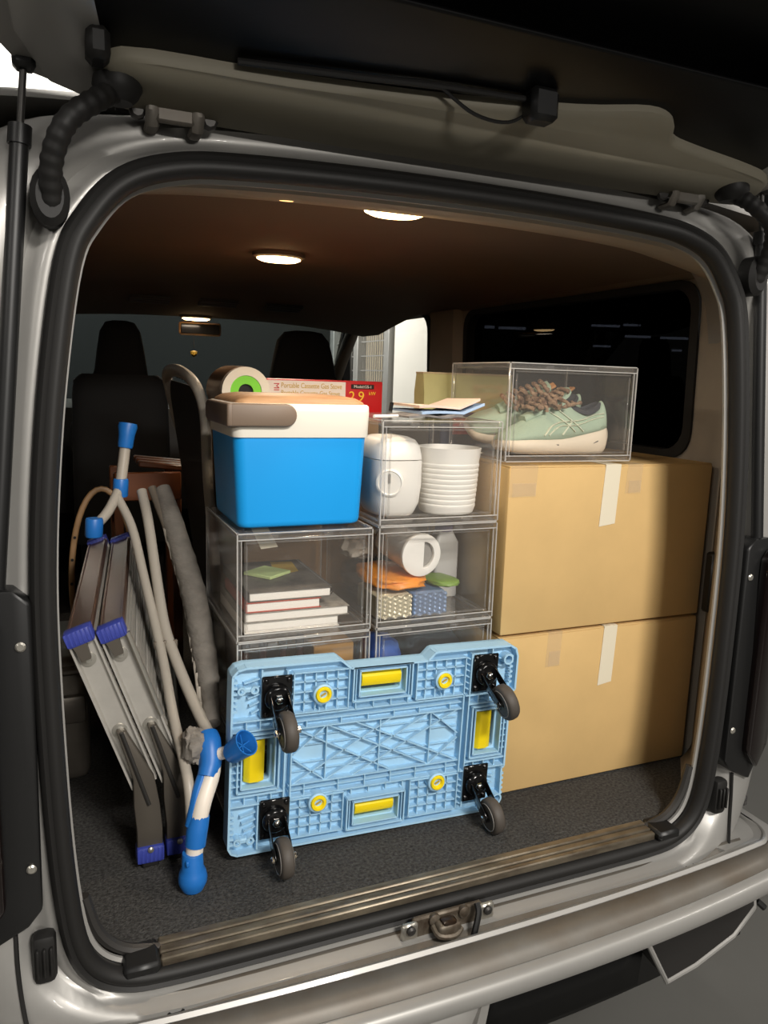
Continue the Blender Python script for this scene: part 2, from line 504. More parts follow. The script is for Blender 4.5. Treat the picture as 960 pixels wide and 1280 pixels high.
# painted body round the opening
SIDE = [(.010, .010), (.022, .004), (.034, .006), (.046, .022), (.056, .024), (.068, .006), (.085, -.004), (.115, -.004), (.150, .002), (.19, .03), (.215, .08), (.225, .18), (.225, .3)]
TOP = [(.010, .010), (.020, .006), (.026, .012), (.032, .040), (.040, .046), (.052, .046), (.062, .042), (.072, .048), (.080, .06), (.088, .09), (.096, .14), (.10, .2), (.104, .32)]
BOT = [(.010, .012), (.014, -.016), (.018, -.022), (.020, -.030), (.022, -.042), (.026, -.055), (.040, -.060), (.06, -.060), (.08, -.060), (.10, -.060), (.12, -.055), (.14, -.05), (.16, -.04)]
rings = []
for i in range(NO):
    n = NRM[i]
    ws, wt, wb = n.x * n.x, max(0, n.y) ** 2, max(0, -n.y) ** 2
    S = ws + wt + wb
    rings.append(ring_at(i, [((a[0] * ws + b[0] * wt + c[0] * wb) / S, (a[1] * ws + b[1] * wt + c[1] * wb) / S) for a, b, c in zip(SIDE, TOP, BOT)]))
m = MB(); m.loft(rings, closed=False, loop=True); m.build('rear_frame', 'silver_paint', van, angle=50)
# splayed trim between the seal and the cabin sides, with a painted edge
def up_part(i): return OUT[i].y > -0.02
ids = sorted([i for i in range(NO) if OUT[i].y > 0.0], key=lambda i: i)
def inner_ring(i):
    o, n = OUT[i], NRM[i]
    k = min(1.0, n.x * n.x * 1.15); sx = 1 if o.x > 0 else -1
    out = []
    for t in (0, .18, .25, .6, 1.0):
        d0 = (-.016, .012 + yz(o.y))
        xs = abs(o.x) - .012 + (0.885 - abs(o.x) + .012) * t
        side = (sx * xs, .02 + .225 * t - (0.01 if t == .25 else 0), o.y - 0.004 * t)
        zt = o.y + n.y * (-.012 - 0.012 * (1 if t > 0.2 else 0)) + 0.012 * t
        top = (o.x * (1 + 0.02 * t), .02 + yz(o.y) + .14 * t, zt)
        out.append(tuple(side[q] * k + top[q] * (1 - k) for q in range(3)))
    return out
m = MB(); m.loft([inner_ring(i) for i in ids], closed=False, loop=False, caps=False)
o = m.build('opening_trim', 'tan_trim', van, angle=50)
md = o.modifiers.new('s', 'SOLIDIFY'); md.thickness = 0.006; md.offset = 1
for s in (1,):
    MB().tube([(s * .80, .128, .92), (s * .806, .150, .922)], 0.011, 12).build('trim_plug', 'black_plastic', van)
    MB().box((s * .845, .20, .50), (.03, .03, .155), bev=.006).build('jamb_vent', 'black_plastic', van)

# floor carpet and scuff plate
MB().box((0, 1.05, -.015), (1.74, 2.03, .03), bev=.006).build('carpet', 'carpet', van)
MB().box((0, 2.7, -.03), (1.74, 1.4, .03)).build('cab_floor', 'cabin_plastic', van)
m = MB()
for y, z, d, h in ((.034, -.008, .018, .018), (.016, -.010, .018, .016), (-.001, -.013, .014, .018)):
    m.box((0, y, z), (1.075, d, h), bev=.003)
sp = m.build('scuff_plate', 'scuff_metal', van)
for s in (-1, 1):
    MB().box((s * .568, .012, -.010), (.06, .068, .022), bev=.006).build('scuff_end_cap', 'black_plastic', sp)
# corner sill trims inside
for s in (-1, 1):
    pts = [(s * a, .028, b) for a, b in ((.53, -.012), (.595, .006), (.635, .05), (.655, .12))]
    MB().tube(cr(pts, 4), .010, 8).build('corner_trim', 'dark_metal', van)

# headliner with the front console drop, vents and lamps
def hz(x, y):
    z = 1.318 - 0.045 * (abs(x) / .8) ** 2.6
    if y < .3: z -= .022 * (1 - (y - .1) / .2) ** 2
    if y > 1.9: z -= .075 * min(1, (y - 1.9) / .5) ** 1.2
    if 1.02 < y < 1.12: z -= .004
    return z
ys = [.10, .13, .2, .3, .6, 1.0, 1.02, 1.07, 1.12, 1.14, 1.5, 1.88, 1.95, 2.1, 2.25, 2.4, 2.55, 2.62]
m = MB(); m.grid(33, len(ys), lambda u, v: ((u * 2 - 1) * .82, ys[round(v * (len(ys) - 1))], hz((u * 2 - 1) * .82, ys[round(v * (len(ys) - 1))])), thick=(0, 0, .02))
m.build('headliner', 'headliner', van, angle=60)
for x in (-.30, -.02, .26):
    m = MB()
    for k in range(4): m.box((x, 2.11 + .02 * k, hz(x, 2.11) - .012 - .004 * k), (.16, .008, .014))
    m.build('roof_vent', 'black_plastic', van)
def dome(name, x, y, rx, ry, mt):
    z = hz(x, y)
    l = MB(); l.loft([[(x + a * cos(q), y + b * sin(q), z + dz) for q in [2 * pi * j / 28 for j in range(28)]] for a, b, dz in ((rx + .012, ry + .012, .002), (rx + .012, ry + .012, -.010), (rx + .002, ry + .002, -.014))])
    f = l.build(name, 'grey_trim', van)
    l = MB(); l.loft([[(x + a * cos(q), y + b * sin(q), z + dz) for q in [2 * pi * j / 28 for j in range(28)]] for a, b, dz in ((rx, ry, -.012), (rx, ry, -.017), (rx * .8, ry * .8, -.022), (rx * .3, ry * .3, -.024))])
    l.build('lens', mt, f)
dome('dome_lamp', -.045, .235, .062, .045, 'dome_lens')
dome('dome_lamp', -.075, .98, .062, .045, 'dome_lens')
dome('header_glow', -.285, .165, .032, .018, 'dim_glow')  # small emissive oval added at the bright spot on the rear header
dome('map_lamp', -.055, 2.50, .062, .04, 'dome_lens')
def lamp_light(x, y, z, p, s=.09):
    l = bpy.data.lights.new('dome_light', 'AREA'); l.shape = 'DISK'; l.size = s; l.energy = p; l.color = (1, .83, .64)
    o = bpy.data.objects.new('dome_light', l); o.location = (x, y, z); COL.objects.link(o)
lamp_light(-.045, .235, 1.255, 1.9); lamp_light(-.075, .98, 1.265, 2.5); lamp_light(-.055, 2.50, 1.205, .35)

# cabin sides: inner panel with two window openings, outer skin, glass, rubber frames
WR = rrect(.365, .80, 1.60, 1.255, .07); WF = rrect(1.93, .78, 3.06, 1.285, .085)
for s in (-1, 1):
    nm = 'left' if s < 0 else 'right'
    def tx(x): return lambda a, b: (s * (x - .09 * max(0, (b - .85)) ** 1.0 * .35), a, b)
    m = MB(); m.plate([(.22, -.02), (3.40, -.02), (3.40, .80), (3.05, 1.31), (.22, 1.31)], [WR, WF], tx(.885), tx(.915))
    m.build('inner_side_panel', 'tan_trim', van)
    m = MB(); m.plate([(.2, -.35), (4.2, -.35), (4.2, .62), (3.4, .74), (2.95, 1.36), (.2, 1.36)], [WR, WF], tx(.918), tx(.935))
    m.build('body_side', 'silver_paint', van)
    for W, g, nme in ((WR, 'tint_glass', 'rear_side_window'), (WF, 'cabin_glass', 'cab_side_window')):
        cx = sum(a for a, b in W) / len(W); cy = sum(b for a, b in W) / len(W)
        big = [(cx + (a - cx) * 1.02, cy + (b - cy) * 1.03) for a, b in W]
        sml = [(cx + (a - cx) * .975, cy + (b - cy) * .94) for a, b in W]
        m = MB(); m.plate(big, [sml], tx(.877), tx(.920)); fr = m.build(nme, 'rubber', van)
        m = MB(); m.prism(big, tx(.9155), tx(.9175)); m.build('pane', g, fr)
    # upper rail with a dotted grip edge, B pillar cover, quarter trim
    m = MB(); m.loft([[(s * .80, y, 1.312), (s * .80, y, 1.335), (s * .89, y, 1.335), (s * .89, y, 1.262), (s * .872, y, 1.262)] for y in (.12, 1.0, 2.0, 3.0)])
    m.build('upper_rail', 'grey_trim', van)
    m = MB(); m.loft([[(s * .888, y0, z) for y0 in (1.62, 1.91)] + [(s * (.852 - .02 * max(0, z - .8)), y0, z) for y0 in (1.87, 1.66)] for z in (0, .8, 1.0, 1.27)])
    m.build('pillar_cover', 'tan_trim', van)
    # wheel arch box with ribs
    y0 = .64 if s < 0 else .70
    wl = .34 if s < 0 else .70
    m = MB(); m.box((s * .752, y0 + wl / 2, .155), (.265, wl, .31), bev=.03, seg=3)
    m.box((s * .752, y0 - .004, .285), (.25, .02, .02), bev=.006); m.box((s * .752, y0 - .004, .19), (.25, .02, .07), bev=.012, seg=2)
    m.build('wheel_arch', 'arch_paint', van)

# roof skin, windscreen, A pillars
m = MB(); m.grid(17, 9, lambda u, v: ((u * 2 - 1) * .915, .16 + v * 2.75, 1.405 - .05 * abs(u * 2 - 1) ** 3 - .02 * v * v), thick=(0, 0, .012))
m.build('roof', 'silver_paint', van)
m = MB(); m.grid(13, 6, lambda u, v: ((u * 2 - 1) * (.83 - .04 * v), 3.35 - .72 * v - .06 * (1 - abs(u * 2 - 1)) ** .5 * -1, .80 + .47 * v), thick=(0, .006, .004))
m.build('windscreen', 'screen_glass', van)
for s in (-1, 1):
    MB().tube([(s * .86, 3.32, .78), (s * .83, 2.95, 1.08), (s * .81, 2.66, 1.30)], .035, 10).build('front_pillar', 'grey_trim', van)
m = MB(); m.loft([[(x, 2.72, .3), (x, 2.66, .62), (x, 2.74, .80), (x, 2.95, .835), (x, 3.35, .79), (x, 3.35, .3)] for x in (-.86, -.6, -.2, .2, .6, .86)])
m.build('dashboard', 'cabin_plastic', van)
MB().box((0, 3.39, .36), (1.78, .04, .90)).build('bulkhead', 'cabin_plastic', van)
m = MB(); m.box((-.02, 2.60, 1.188), (.20, .02, .062), bev=.012, seg=2); mi = m.build('rear_view_mirror', 'hoop_tan', van)
MB().box((-.02, 2.588, 1.188), (.18, .006, .046), bev=.002).build('mirror_glass', 'black_gloss', mi)
MB().tube([(-.02, 2.61, 1.21), (-.02, 2.66, 1.25)], .008, 8).build('mirror_arm', 'black_plastic', mi)
MB().tube([(-.05, 2.60, 1.16), (-.05, 2.60, 1.09)], .0015, 5).build('charm_string', 'black_plastic', mi)
MB().lathe([(.002, -.03), (.016, -.018), (.018, -.004), (.002, .002)], 12, c=(-.05, 2.60, 1.085)).build('mirror_charm', 'cover_gold', mi)
MB().tube([(-.42 + .185 * cos(q), 2.50 + .09 * sin(q), .68 + .165 * sin(q)) for q in [2 * pi * i / 36 for i in range(36)]], .014, 8, loop=True).build('steering_wheel', 'cabin_plastic', van)

def seat(cx, w, hw, hx, lab):
    yb = 2.0
    st = MB()
    def sec(z, hwid, y, t, r=.6):
        return [(cx + hx * (1 if z > .98 else 0) + hwid * abs(cos(q)) ** r * (1 if cos(q) >= 0 else -1), y + t * abs(sin(q)) ** r * (1 if sin(q) >= 0 else -1), z) for q in [2 * pi * j / 28 for j in range(28)]]
    st.loft([sec(.30, w * .98, yb, .05), sec(.34, w, yb, .07), sec(.6, w, yb + .0, .075), sec(.88, w * .97, yb + .02, .07), sec(.94, w * .93, yb + .03, .065), sec(.965, w * .78, yb + .03, .06)])
    o = st.build('seat_back', 'seat_fabric', van, angle=60)
    h = MB(); h.loft([sec(.93, hw * 1.25, yb + .03, .04), sec(.985, hw * 1.12, yb + .03, .045), sec(1.06, hw, yb + .03, .05), sec(1.13, hw * .86, yb + .035, .05), sec(1.165, hw * .62, yb + .035, .04), sec(1.172, hw * .3, yb + .035, .02)])
    h.build('headrest', 'seat_fabric', o, angle=60)
    b = MB(); b.box((cx, yb + .30, .34), (w * 1.9, .5, .16), bev=.04, seg=3); b.box((cx, yb + .28, .13), (w * 1.7, .5, .26), bev=.02)
    b.build('seat_cushion', 'seat_fabric', o)
seat(-.43, .185, .088, .005, 'driver')
seat(.34, .30, .13, -.02, 'passenger')

# tail lamps with their black trim plates
for s in (-1, 1):
    out = [(.712, .64), (.715, .14), (.735, .115), (.80, .082), (.88, .12), (.905, .2), (.905, .655), (.735, .66)]
    lens = [(.765, .615), (.765, .16), (.80, .115), (.87, .145), (.892, .22), (.892, .60), (.86, .635), (.79, .635)]
    def my(y0, bulge=0.0): return lambda a, b: (s * a, y0 + max(0, (a - .80)) * .55 - bulge, b)
    m = MB(); m.prism(out, my(.03), my(-.016)); tl = m.build('tail_lamp', 'black_plastic', van, bev=.006)
    m = MB(); m.prism(lens, my(.0), my(-.034)); m.build('lens', 'lamp_lens', tl, bev=.010, seg=3)
    for zz in (.575, .215):
        MB().lathe([(.0075, 0), (.0075, .003), (.005, .005), (.002, .005)], 16, M=Matrix.Translation((s * .728, -.014, zz)) @ Matrix.Rotation(pi / 2, 4, 'X')).build('screw', 'zinc', tl)
    # black rubber buffer below the lamp
    b = MB(); b.box((s * .716, -.004, .052), (.036, .03, .085), bev=.01, seg=2)
    for k in (-1, 0, 1): b.box((s * (.716 + .010 * k), -.020, .052), (.005, .012, .05), bev=.002)
    b.build('bump_stop', 'rubber', van)
    MB().tube(cr([(s * .756, -.004, .10), (s * .755, -.010, .04), (s * .750, -.018, -.02), (s * .742, -.03, -.07)], 4), .0035, 6).build('shut_line', 'rubber', van)
    # hoses from body to gate, corrugated
    pts = [(s * .662, .0, 1.20), (s * .660, -.028, 1.252), (s * .640, -.045, 1.30), (s * .60, -.03, 1.338), (s * .572, .0, 1.362)]
    path = cr(pts, 14); rr = [.0150 + .0006 * (1 if (i // 2) % 2 else -1) for i in range(len(path))]
    h = MB(); h.tube(path, rr, 14); h = h.build('cable_hose', 'rubber', van, angle=70)
    MB().lathe([(.032, -.012), (.034, 0), (.028, .012), (.02, .02)], 20, M=Matrix.Translation((s * .572, .0, 1.366)) @ Matrix.Rotation(pi, 4, 'X')).build('grommet', 'rubber', h)
    g = MB(); g.loft([[(s * .664 + a * cos(q), .006 - d, 1.212 + b * sin(q)) for q in [2 * pi * j / 20 for j in range(20)]] for a, b, d in ((.026, .04, -.02), (.026, .04, .01), (.018, .03, .02))])
    g.build('grommet', 'rubber', h)
    # gas struts
    a = Vector((s * .690, .035, 1.395)); b = Vector((s * .757, .004, .66)); c = a.lerp(b, .12)
    g = MB(); g.tube([c, b], .0125, 14); g.tube([c, c + (b - c) * .04], .0155, 14); st = g.build('gas_strut', 'black_plastic', van)
    MB().tube([a, c], .005, 10).build('strut_rod', 'dark_metal', st)
    MB().box(tuple(a), (.03, .035, .03), bev=.006).build('strut_bracket', 'black_plastic', st)
    # hinge: body leaf, gate leaf, bolts
    hx = s * .49
    g = MB()
    for d in (-.032, .032):
        g.tube([(hx + d, .062, 1.334), (hx + d, .036, 1.336), (hx + d, .026, 1.352), (hx + d * .85, .030, 1.378)], .007, 8, flat=(1.5, .8))
    g.box((hx, .03, 1.352), (.055, .012, .028), bev=.004)
    hg = g.build('hinge', 'silver_dusty', van)
    for d in (-.052, .052):
        MB().lathe([(.012, 0), (.012, .008), (.008, .011)], 8, M=Matrix.Translation((hx + d, .044, 1.352)) @ Matrix.Rotation(pi / 2, 4, 'X')).build('hinge_bolt', 'dark_metal', hg)

# striker plate in the middle of the sill
g = MB()
g.box((-.005, -.052, -.07), (.15, .012, .05), bev=.004)
st = g.build('latch_striker', 'rust_steel', van); st.location = (0, .012, .018)
for x in (-.088, .078):
    MB().box((x, -.058, -.066), (.034, .012, .034), bev=.004).build('bracket_tab', 'zinc', st)
    MB().lathe([(.009, 0), (.009, .006), (.005, .009)], 10, M=Matrix.Translation((x, -.063, -.06)) @ Matrix.Rotation(pi / 2, 4, 'X')).build('bolt', 'dark_metal', st)
g = MB(); g.box((-.014, -.070, -.064), (.05, .034, .024), bev=.008, seg=3); g.tube(cr([(-.040, -.064, -.064), (-.036, -.084, -.072), (-.008, -.090, -.074), (.012, -.078, -.072)], 3), .0065, 8)
g.build('latch_body', 'rust_steel', st)
g = MB(); g.box((-.014, -.074, -.052), (.03, .022, .008), bev=.006, seg=2); g.build('grease_patch', 'grease', st)
g = MB(); g.tube(cr([(.052, -.066, -.038), (.05, -.078, -.05), (.036, -.09, -.08), (.03, -.09, -.1)], 4), .0065, 8); g.build('latch_lever', 'black_plastic', st)
for x in (-.036, .028):
    MB().lathe([(.012, 0), (.012, .007), (.007, .010)], 12, M=Matrix.Translation((x, -.056, -.054)) @ Matrix.Rotation(pi / 2, 4, 'X')).build('bolt', 'rust_steel', st)

# bumper: step top, bright ridge, rounded lip, front skin with a recess and pod
def arc(c, k, e, pw=2.3):           # plan curve of the bumper: (x, y)
    pts = []
    for i in range(41):
        x = -.80 + 1.60 * i / 40
        pts.append((x, c + k * (abs(x) / .80) ** pw))
    return pts
def corner(pts, w, yend):           # carry each end round the corner to the side
    (x0, y0) = pts[-1]
    ends = [(x0 + (w - x0) * sin(t), y0 + (yend - y0) * (1 - cos(t))) for t in [pi / 2 * j / 8 for j in range(1, 9)]]
    ends.append((w, yend + .25))
    return [(-a, b) for a, b in reversed(ends)] + pts + ends
prof = [('r', -.062, .000), ('r', -.052, -.006), ('r', -.050, -.013), ('r', -.056, -.019), ('p', -.062, .0), ('p', -.079, -.078), ('p', -.081, -.088), ('p', -.088, -.096), ('p', -.106, -.098), ('p', -.120, -.092), ('p', -.124, -.07)]
RID = corner(arc(-.086, .036, 0), .86, .02); LIP = corner(arc(-.092, .052, 0), .86, .06)
rings = []
for i in range(len(RID)):
    rg = []
    for kind, z, off in prof:
        if kind == 'r': x, y = RID[i]; rg.append((x, y + off, z))
        else:
            x, y = LIP[i]; k = min(1, max(0, (abs(x) - .80) / .06)); sx = 1 if x > 0 else -1
            rg.append((x - sx * off * .75 * k, y + off * (1 - .6 * k), z))
    rings.append(rg)
bp = MB(); bp.loft(rings, closed=False, caps=False); bumper = bp.build('rear_bumper', 'silver_paint', van, angle=50)
md = bumper.modifiers.new('s', 'SOLIDIFY'); md.thickness = .004; md.offset = -1
# dusty tread plate lying in the step
rings = []
for i in range(len(RID)):
    (x1, y1), (x2, y2) = RID[i], LIP[i]
    k = min(1, max(0, (abs(x2) - .80) / .06)); sx = 1 if x2 > 0 else -1
    if k > .6: continue
    rings.append([(x1, y1 - .020, -.0575), (x2 + sx * .0 * k, y2 - .072 * (1 - .6 * k), -.0765)])
bt = MB(); bt.loft(rings, closed=False, caps=False); o = bt.build('tread_plate', 'silver_dusty', bumper)
md = o.modifiers.new('s', 'SOLIDIFY'); md.thickness = .003; md.offset = 0
# sill cover between the seal and the ridge
rings = []
for i in range(33):
    x = -.78 + 1.56 * i / 32
    yr = -.086 + .036 * (abs(x) / .8) ** 2.3
    rings.append([(x, -.024, -.060), (x, -.036, -.068), (x, yr + .008, -.076), (x, yr, -.066)])
m = MB(); m.loft(rings, closed=False, caps=False); o = m.build('sill_cover', 'silver_dusty', van, angle=60)
md = o.modifiers.new('s', 'SOLIDIFY'); md.thickness = .003; md.offset = 0
for s_ in (-1, 1):
    pl = [(a, b) for a, b in RID if s_ * a > .70]
    if s_ < 0: pl = pl[::-1]
    pl = [(s_ * .70, -.03)] + pl + [(s_ * .72, pl[-1][1])]
    q = MB(); q.prism(pl, lambda a, b: (a, b, -.070), lambda a, b: (a, b, -.062)); q.build('corner_cover', 'silver_paint', van)
for x in (-.52, .60):
    MB().lathe([(.015, 0), (.015, .004), (.011, .006), (.009, .003), (.003, .003)], 18, c=(x, -.052, -.074)).build('sill_plug', 'black_plastic', van)
# lower skin
def lowskin(x0, x1, y0, z0, y1, z1, n, mt, nm, th=.006):
    r = []
    for i in range(n + 1):
        x = x0 + (x1 - x0) * i / n; k = .05 * (abs(x) / .8) ** 2.3
        r.append([(x, y0 + k, z0), (x, y1 + k, z1)])
    q = MB(); q.loft(r, closed=False, caps=False); o = q.build(nm, mt, bumper)
    md = o.modifiers.new('s', 'SOLIDIFY'); md.thickness = th; md.offset = 0
    return o
lowskin(-.86, .03, -.150, -.118, -.120, -.34, 16, 'silver_paint', 'lower_skin')
lowskin(.03, .43, -.125, -.118, -.115, -.275, 8, 'frit', 'number_plate_recess')
lowskin(-.86, .86, -.06, -.118, -.05, -.36, 16, 'black_plastic', 'bumper_core')
q = MB(); q.prism([(.02, -.118), (.035, -.118), (.0, -.34), (-.03, -.34)], lambda a, b: (a, -.155, b), lambda a, b: (a, -.11, b)); q.build('recess_edge', 'silver_paint', bumper)
lowskin(.40, .86, -.085, -.118, -.07, -.24, 8, 'black_plastic', 'pod_back')
pod = [(.395, -.148, -.120), (.465, -.150, -.243), (.55, -.142, -.236), (.67, -.128, -.210), (.78, -.085, -.200), (.855, -.02, -.205), (.885, .02, -.09)]
q = MB()
for i in range(len(pod) - 1):
    a, b = Vector(pod[i]), Vector(pod[i + 1])
    for k, (d, zz) in enumerate(((0, 0),)):
        back = Vector((0, .085, .012))
        q.loft([[tuple(a), tuple(a + back), tuple(a + back + Vector((0, 0, .006))), tuple(a + Vector((0, 0, .006)))], [tuple(b), tuple(b + back), tuple(b + back + Vector((0, 0, .006))), tuple(b + Vector((0, 0, .006)))]])
q.build('lamp_pod_shelf', 'dark_metal', bumper)
MB().tube(pod, .006, 8).build('pod_edge', 'silver_paint', bumper)
MB().tube([(.82, -.06, -.21), (.835, -.07, -.225)], .008, 8).build('sensor', 'black_plastic', bumper)

# ------------------------------------------------------------------ the open tailgate
GO = Vector((0, .075, 1.372)); GV = Vector((0, -.945, .327)).normalized(); GN = Vector((0, -GV.z, GV.y))  # GN faces down and back
if GN.z > 0: GN = -GN
def gm(h): return lambda a, b: tuple(GO + Vector((a, 0, 0)) + GV * b + GN * h)
gate = MB()
gout = [(-.60, -.005), (.60, -.005), (.69, .03), (.735, .10), (.765, .3), (.775, .6), (.77, 1.0), (.70, 1.12), (-.70, 1.12), (-.77, 1.0), (-.775, .6), (-.765, .3), (-.735, .10), (-.69, .03)]
ghole = [(-.60, .15), (.60, .15), (.62, .25), (.60, .66), (.55, .70), (-.55, .70), (-.60, .66), (-.62, .25)]
gate.plate(gout, [ghole], gm(0), gm(-.055))
tg = gate.build('tailgate', 'silver_paint', van, bev=.006)
q = MB(); q.prism([(-.64, .10), (.64, .10), (.66, .25), (.63, .72), (-.63, .72), (-.66, .25)], gm(-.050), gm(-.058)); q.build('rear_window', 'frit', tg)
q = MB()   # stepped inner edge of the gate
q.plate([(-.585, .002), (.585, .002), (.66, .035), (.70, .12), (.72, .32), (.70, 1.02), (-.70, 1.02), (-.72, .32), (-.70, .12), (-.66, .035)], [[(-.575, .045), (.585, .045), (.60, .10), (.615, .25), (.59, .68), (-.59, .68), (-.615, .25), (-.585, .10)]], gm(.0), gm(.014)); q.build('gate_inner_frame', 'silver_paint', tg, bev=.005)
q = MB()
tp = [(-.572, .022), (-.40, .012), (0, .010), (.40, .012), (.625, .022), (.648, .05), (.632, .105), (.56, .128), (.40, .152), (.335, .168), (.30, .205), (.24, .218), (.12, .190), (-.10, .158), (-.35, .138), (-.57, .128), (-.585, .07)]
tpc = [(v.x, v.y) for v in cr([(a, b, 0) for a, b in tp], 4, True)]
cx0 = .02; 
lo = [(cx0 + (a - cx0) * .985, .09 + (b - .09) * .90) for a, b in tpc]
q.loft([[gm(.008)(a, b) for a, b in tpc], [gm(.024)(a, b) for a, b in tpc], [gm(.031)(a, b) for a, b in lo]]); q.build('upper_trim', 'beige_trim', tg, angle=50)
q = MB(); q.plate([(-.66, .10), (.68, .10), (.72, .3), (.68, 1.0), (-.68, 1.0), (-.72, .3)], [[(-.54, .30), (.54, .30), (.52, .66), (-.52, .66)]], gm(.002), gm(.012)); q.build('window_surround', 'frit', tg, bev=.004)
q = MB(); q.box((0, 0, 0), (.05, .04, .05), bev=.008, M=Matrix.Translation(gm(.03)(.045, .19))); q.build('brake_lamp_clip', 'black_plastic', tg)
q = MB(); q.tube(cr([gm(.02)(a, b) for a, b in ((-.42, .15), (-.25, .165), (-.12, .178), (0, .185), (.045, .19))], 5), .005, 8); q.build('wiring', 'rubber', tg)
q = MB(); q.tube(cr([gm(h)(a, b) for a, b, h in ((-.12, .178, .022), (-.06, .165, .045), (0, .165, .048), (.04, .185, .03))], 5), .0028, 6); q.build('wiring', 'rubber', tg)
q = MB(); q.box((0, 0, 0), (.03, .05, .04), bev=.008, M=Matrix.Translation(gm(.025)(-.60, .135))); q.build('gate_stop', 'rubber', tg)
q = MB(); q.tube([gm(.008)(a, .004) for a in (-.57, -.3, 0, .3, .57)], .009, 8); q.build('gate_seal', 'rubber', tg)
# ------------------------------------------------------------------ big cartons
def carton(z, tx0, tx1, th, lab, clears):
    W, D, H = .598, .40, .398
    t = thing('cardboard_carton', lab, 'box', (.556, .443, z), (0, 0, 0), 'stacked brown cartons')
    m = MB(); m.box((0, 0, H / 2), (W, D, H - .008), bev=.004, seg=2); m.build('carton_body', 'card', t)
    for s in (-1, 1):
        f = MB(); f.box((0, s * (D / 4 + .0005), H - .003), (W - .004, D / 2 - .004, .005), bev=.0015); f.build('flap', 'card', t)
    # white paper tape over the front edge
    def strip(x0, x1, h, mt, nm, skew=.006, top=.09):
        q = MB()
        q.prism([(x0, H + .0005), (x1, H + .0005), (x1 - skew, H - h * .96), (x0 - skew * 1.2, H - h)], lambda a, b: (a, -D / 2 - .0016, b), lambda a, b: (a, -D / 2 - .0004, b))
        q.box(((x0 + x1) / 2, -D / 2 + top / 2, H + .0006), (x1 - x0, top, .001))
        q.build(nm, mt, t)
    strip(tx0 - .556, tx1 - .556, th, 'paper_tape', 'white_tape')
    for (x0, x1, h) in clears: strip(x0, x1, h, 'clear_tape', 'clear_tape', .003)
    # crumpled clear tape bits
    for (x0, x1, h) in clears:
        q = MB()
        q.grid(6, 6, lambda u, v: (x0 + .004 + (x1 - x0 - .008) * u, -D / 2 - .002 - .005 * abs(noise(u * 5 + x0 * 30, v * 5, z)), H - h + h * .45 * v), thick=(0, -.0004, 0))
        q.build('crumpled_tape', 'clear_tape', t, angle=15)
    return t
carton(0, .555, .595, .152, 'lower brown carton on the carpet beside the plate dolly', [(-.165, -.125, .085)])
carton(.400, .520, .565, .148, 'upper brown carton with clear tape corner under the sneaker box', [(-.296, -.225, .07), (.03, .075, .07)])

# ------------------------------------------------------------------ clear shoe crates
CW, CH, CD = .288, .2243, .34
def crate(loc, lab, rz=0, w=CW, h=CH, d=CD):
    t = thing('clear_crate', lab, 'crate', loc, (0, 0, rz), 'stacked clear plastic crates')
    th = .0026
    for nm, c, s in (('base_panel', (0, d / 2, .006), (w - .012, d - .012, th)), ('top_panel', (0, d / 2, h - .006), (w - .012, d - .012, th)),
                     ('side_panel', (-w / 2 + .004, d / 2, h / 2), (th, d - .02, h - .02)), ('side_panel', (w / 2 - .004, d / 2, h / 2), (th, d - .02, h - .02)),
                     ('back_panel', (0, d - .004, h / 2), (w - .02, th, h - .02)), ('door', (0, .004, h / 2), (w - .03, th, h - .034))):
        MB().box(c, s).build(nm, 'clear_panel', t)
    r = MB()
    e = .0095
    for sx in (-1, 1):
        for y in (.005, d - .005):
            r.box((sx * (w / 2 - .005), y, h / 2), (e, e, h - .002), bev=.0025)
        for z in (.0065, h - .0065):
            r.box((sx * (w / 2 - .005), d / 2, z), (e, d - .02, .012), bev=.0025)
    for y in (.005, d - .005):
        for z in (.0075, h - .0075):
            r.box((0, y, z), (w - .02, e, .014), bev=.003)
    r.build('rim', 'clear_rim', t)
    q = MB()
    for z in (.021, h - .020): q.box((0, .0015, z), (w - .034, .004, .0045), bev=.001)
    for sx in (-1, 1): q.box((sx * (w / 2 - .020), .0015, h / 2), (.004, .004, h - .05), bev=.001)
    q.build('door_edge', 'clear_rim', t)
    q = MB()
    for sx in (-1, 1):
        q.box((sx * (w / 2 - .0012), -.0004, h / 2), (.0022, .0022, h - .006)); q.box((sx * (w / 2 - .0095), -.0004, h / 2), (.0014, .0016, h - .03))
        for z in (.0016, h - .0016): q.box((sx * (w / 2 - .0012), d / 2, z), (.0022, d - .01, .0022))
        q.box((sx * (w / 2 - .0012), d - .002, h / 2), (.0020, .0020, h - .006))
    for z in (.0016, .0145, h - .0145, h - .0016): q.box((0, -.0004, z), (w - .006, .0022, .0020))
    q.build('edge_highlight', 'highlight_strip', t)  # thin milky strips that paint in the bright highlights along the crate edges
    for x, z in ((-.07, h - .009), (.045, h - .009), (.06, .008)):
        k = MB(); k.box((x, -.001, z), (.02, .004, .008), bev=.001); k.build('catch', 'clear_rim', t)
    return t
LX, MX, FY = -.2075, .094, .252
crate((LX, FY, 0), 'bottom clear crate of the left stack, mostly behind the dolly')
crate((LX, FY, CH), 'clear crate holding dark bottles, below the book crate')
LW = crate((LX, FY, 2 * CH), 'clear crate full of books directly under the blue cooler')
crate((MX, FY, 0), 'bottom clear crate of the middle stack, hidden behind the dolly')
crate((MX, FY, CH), 'clear crate with a blue bag, second from the bottom of the middle stack')
crate((MX, FY, 2 * CH), 'clear crate with an orange pouch and a fallen white cup')
crate((MX, FY, 3 * CH), 'clear crate with white cooker and ribbed cup, top of the middle stack')
SH = crate((.425, .256, .8045), 'clear sneaker crate lying on the upper brown carton', radians(-1.5), w=.345, h=.222, d=.285)
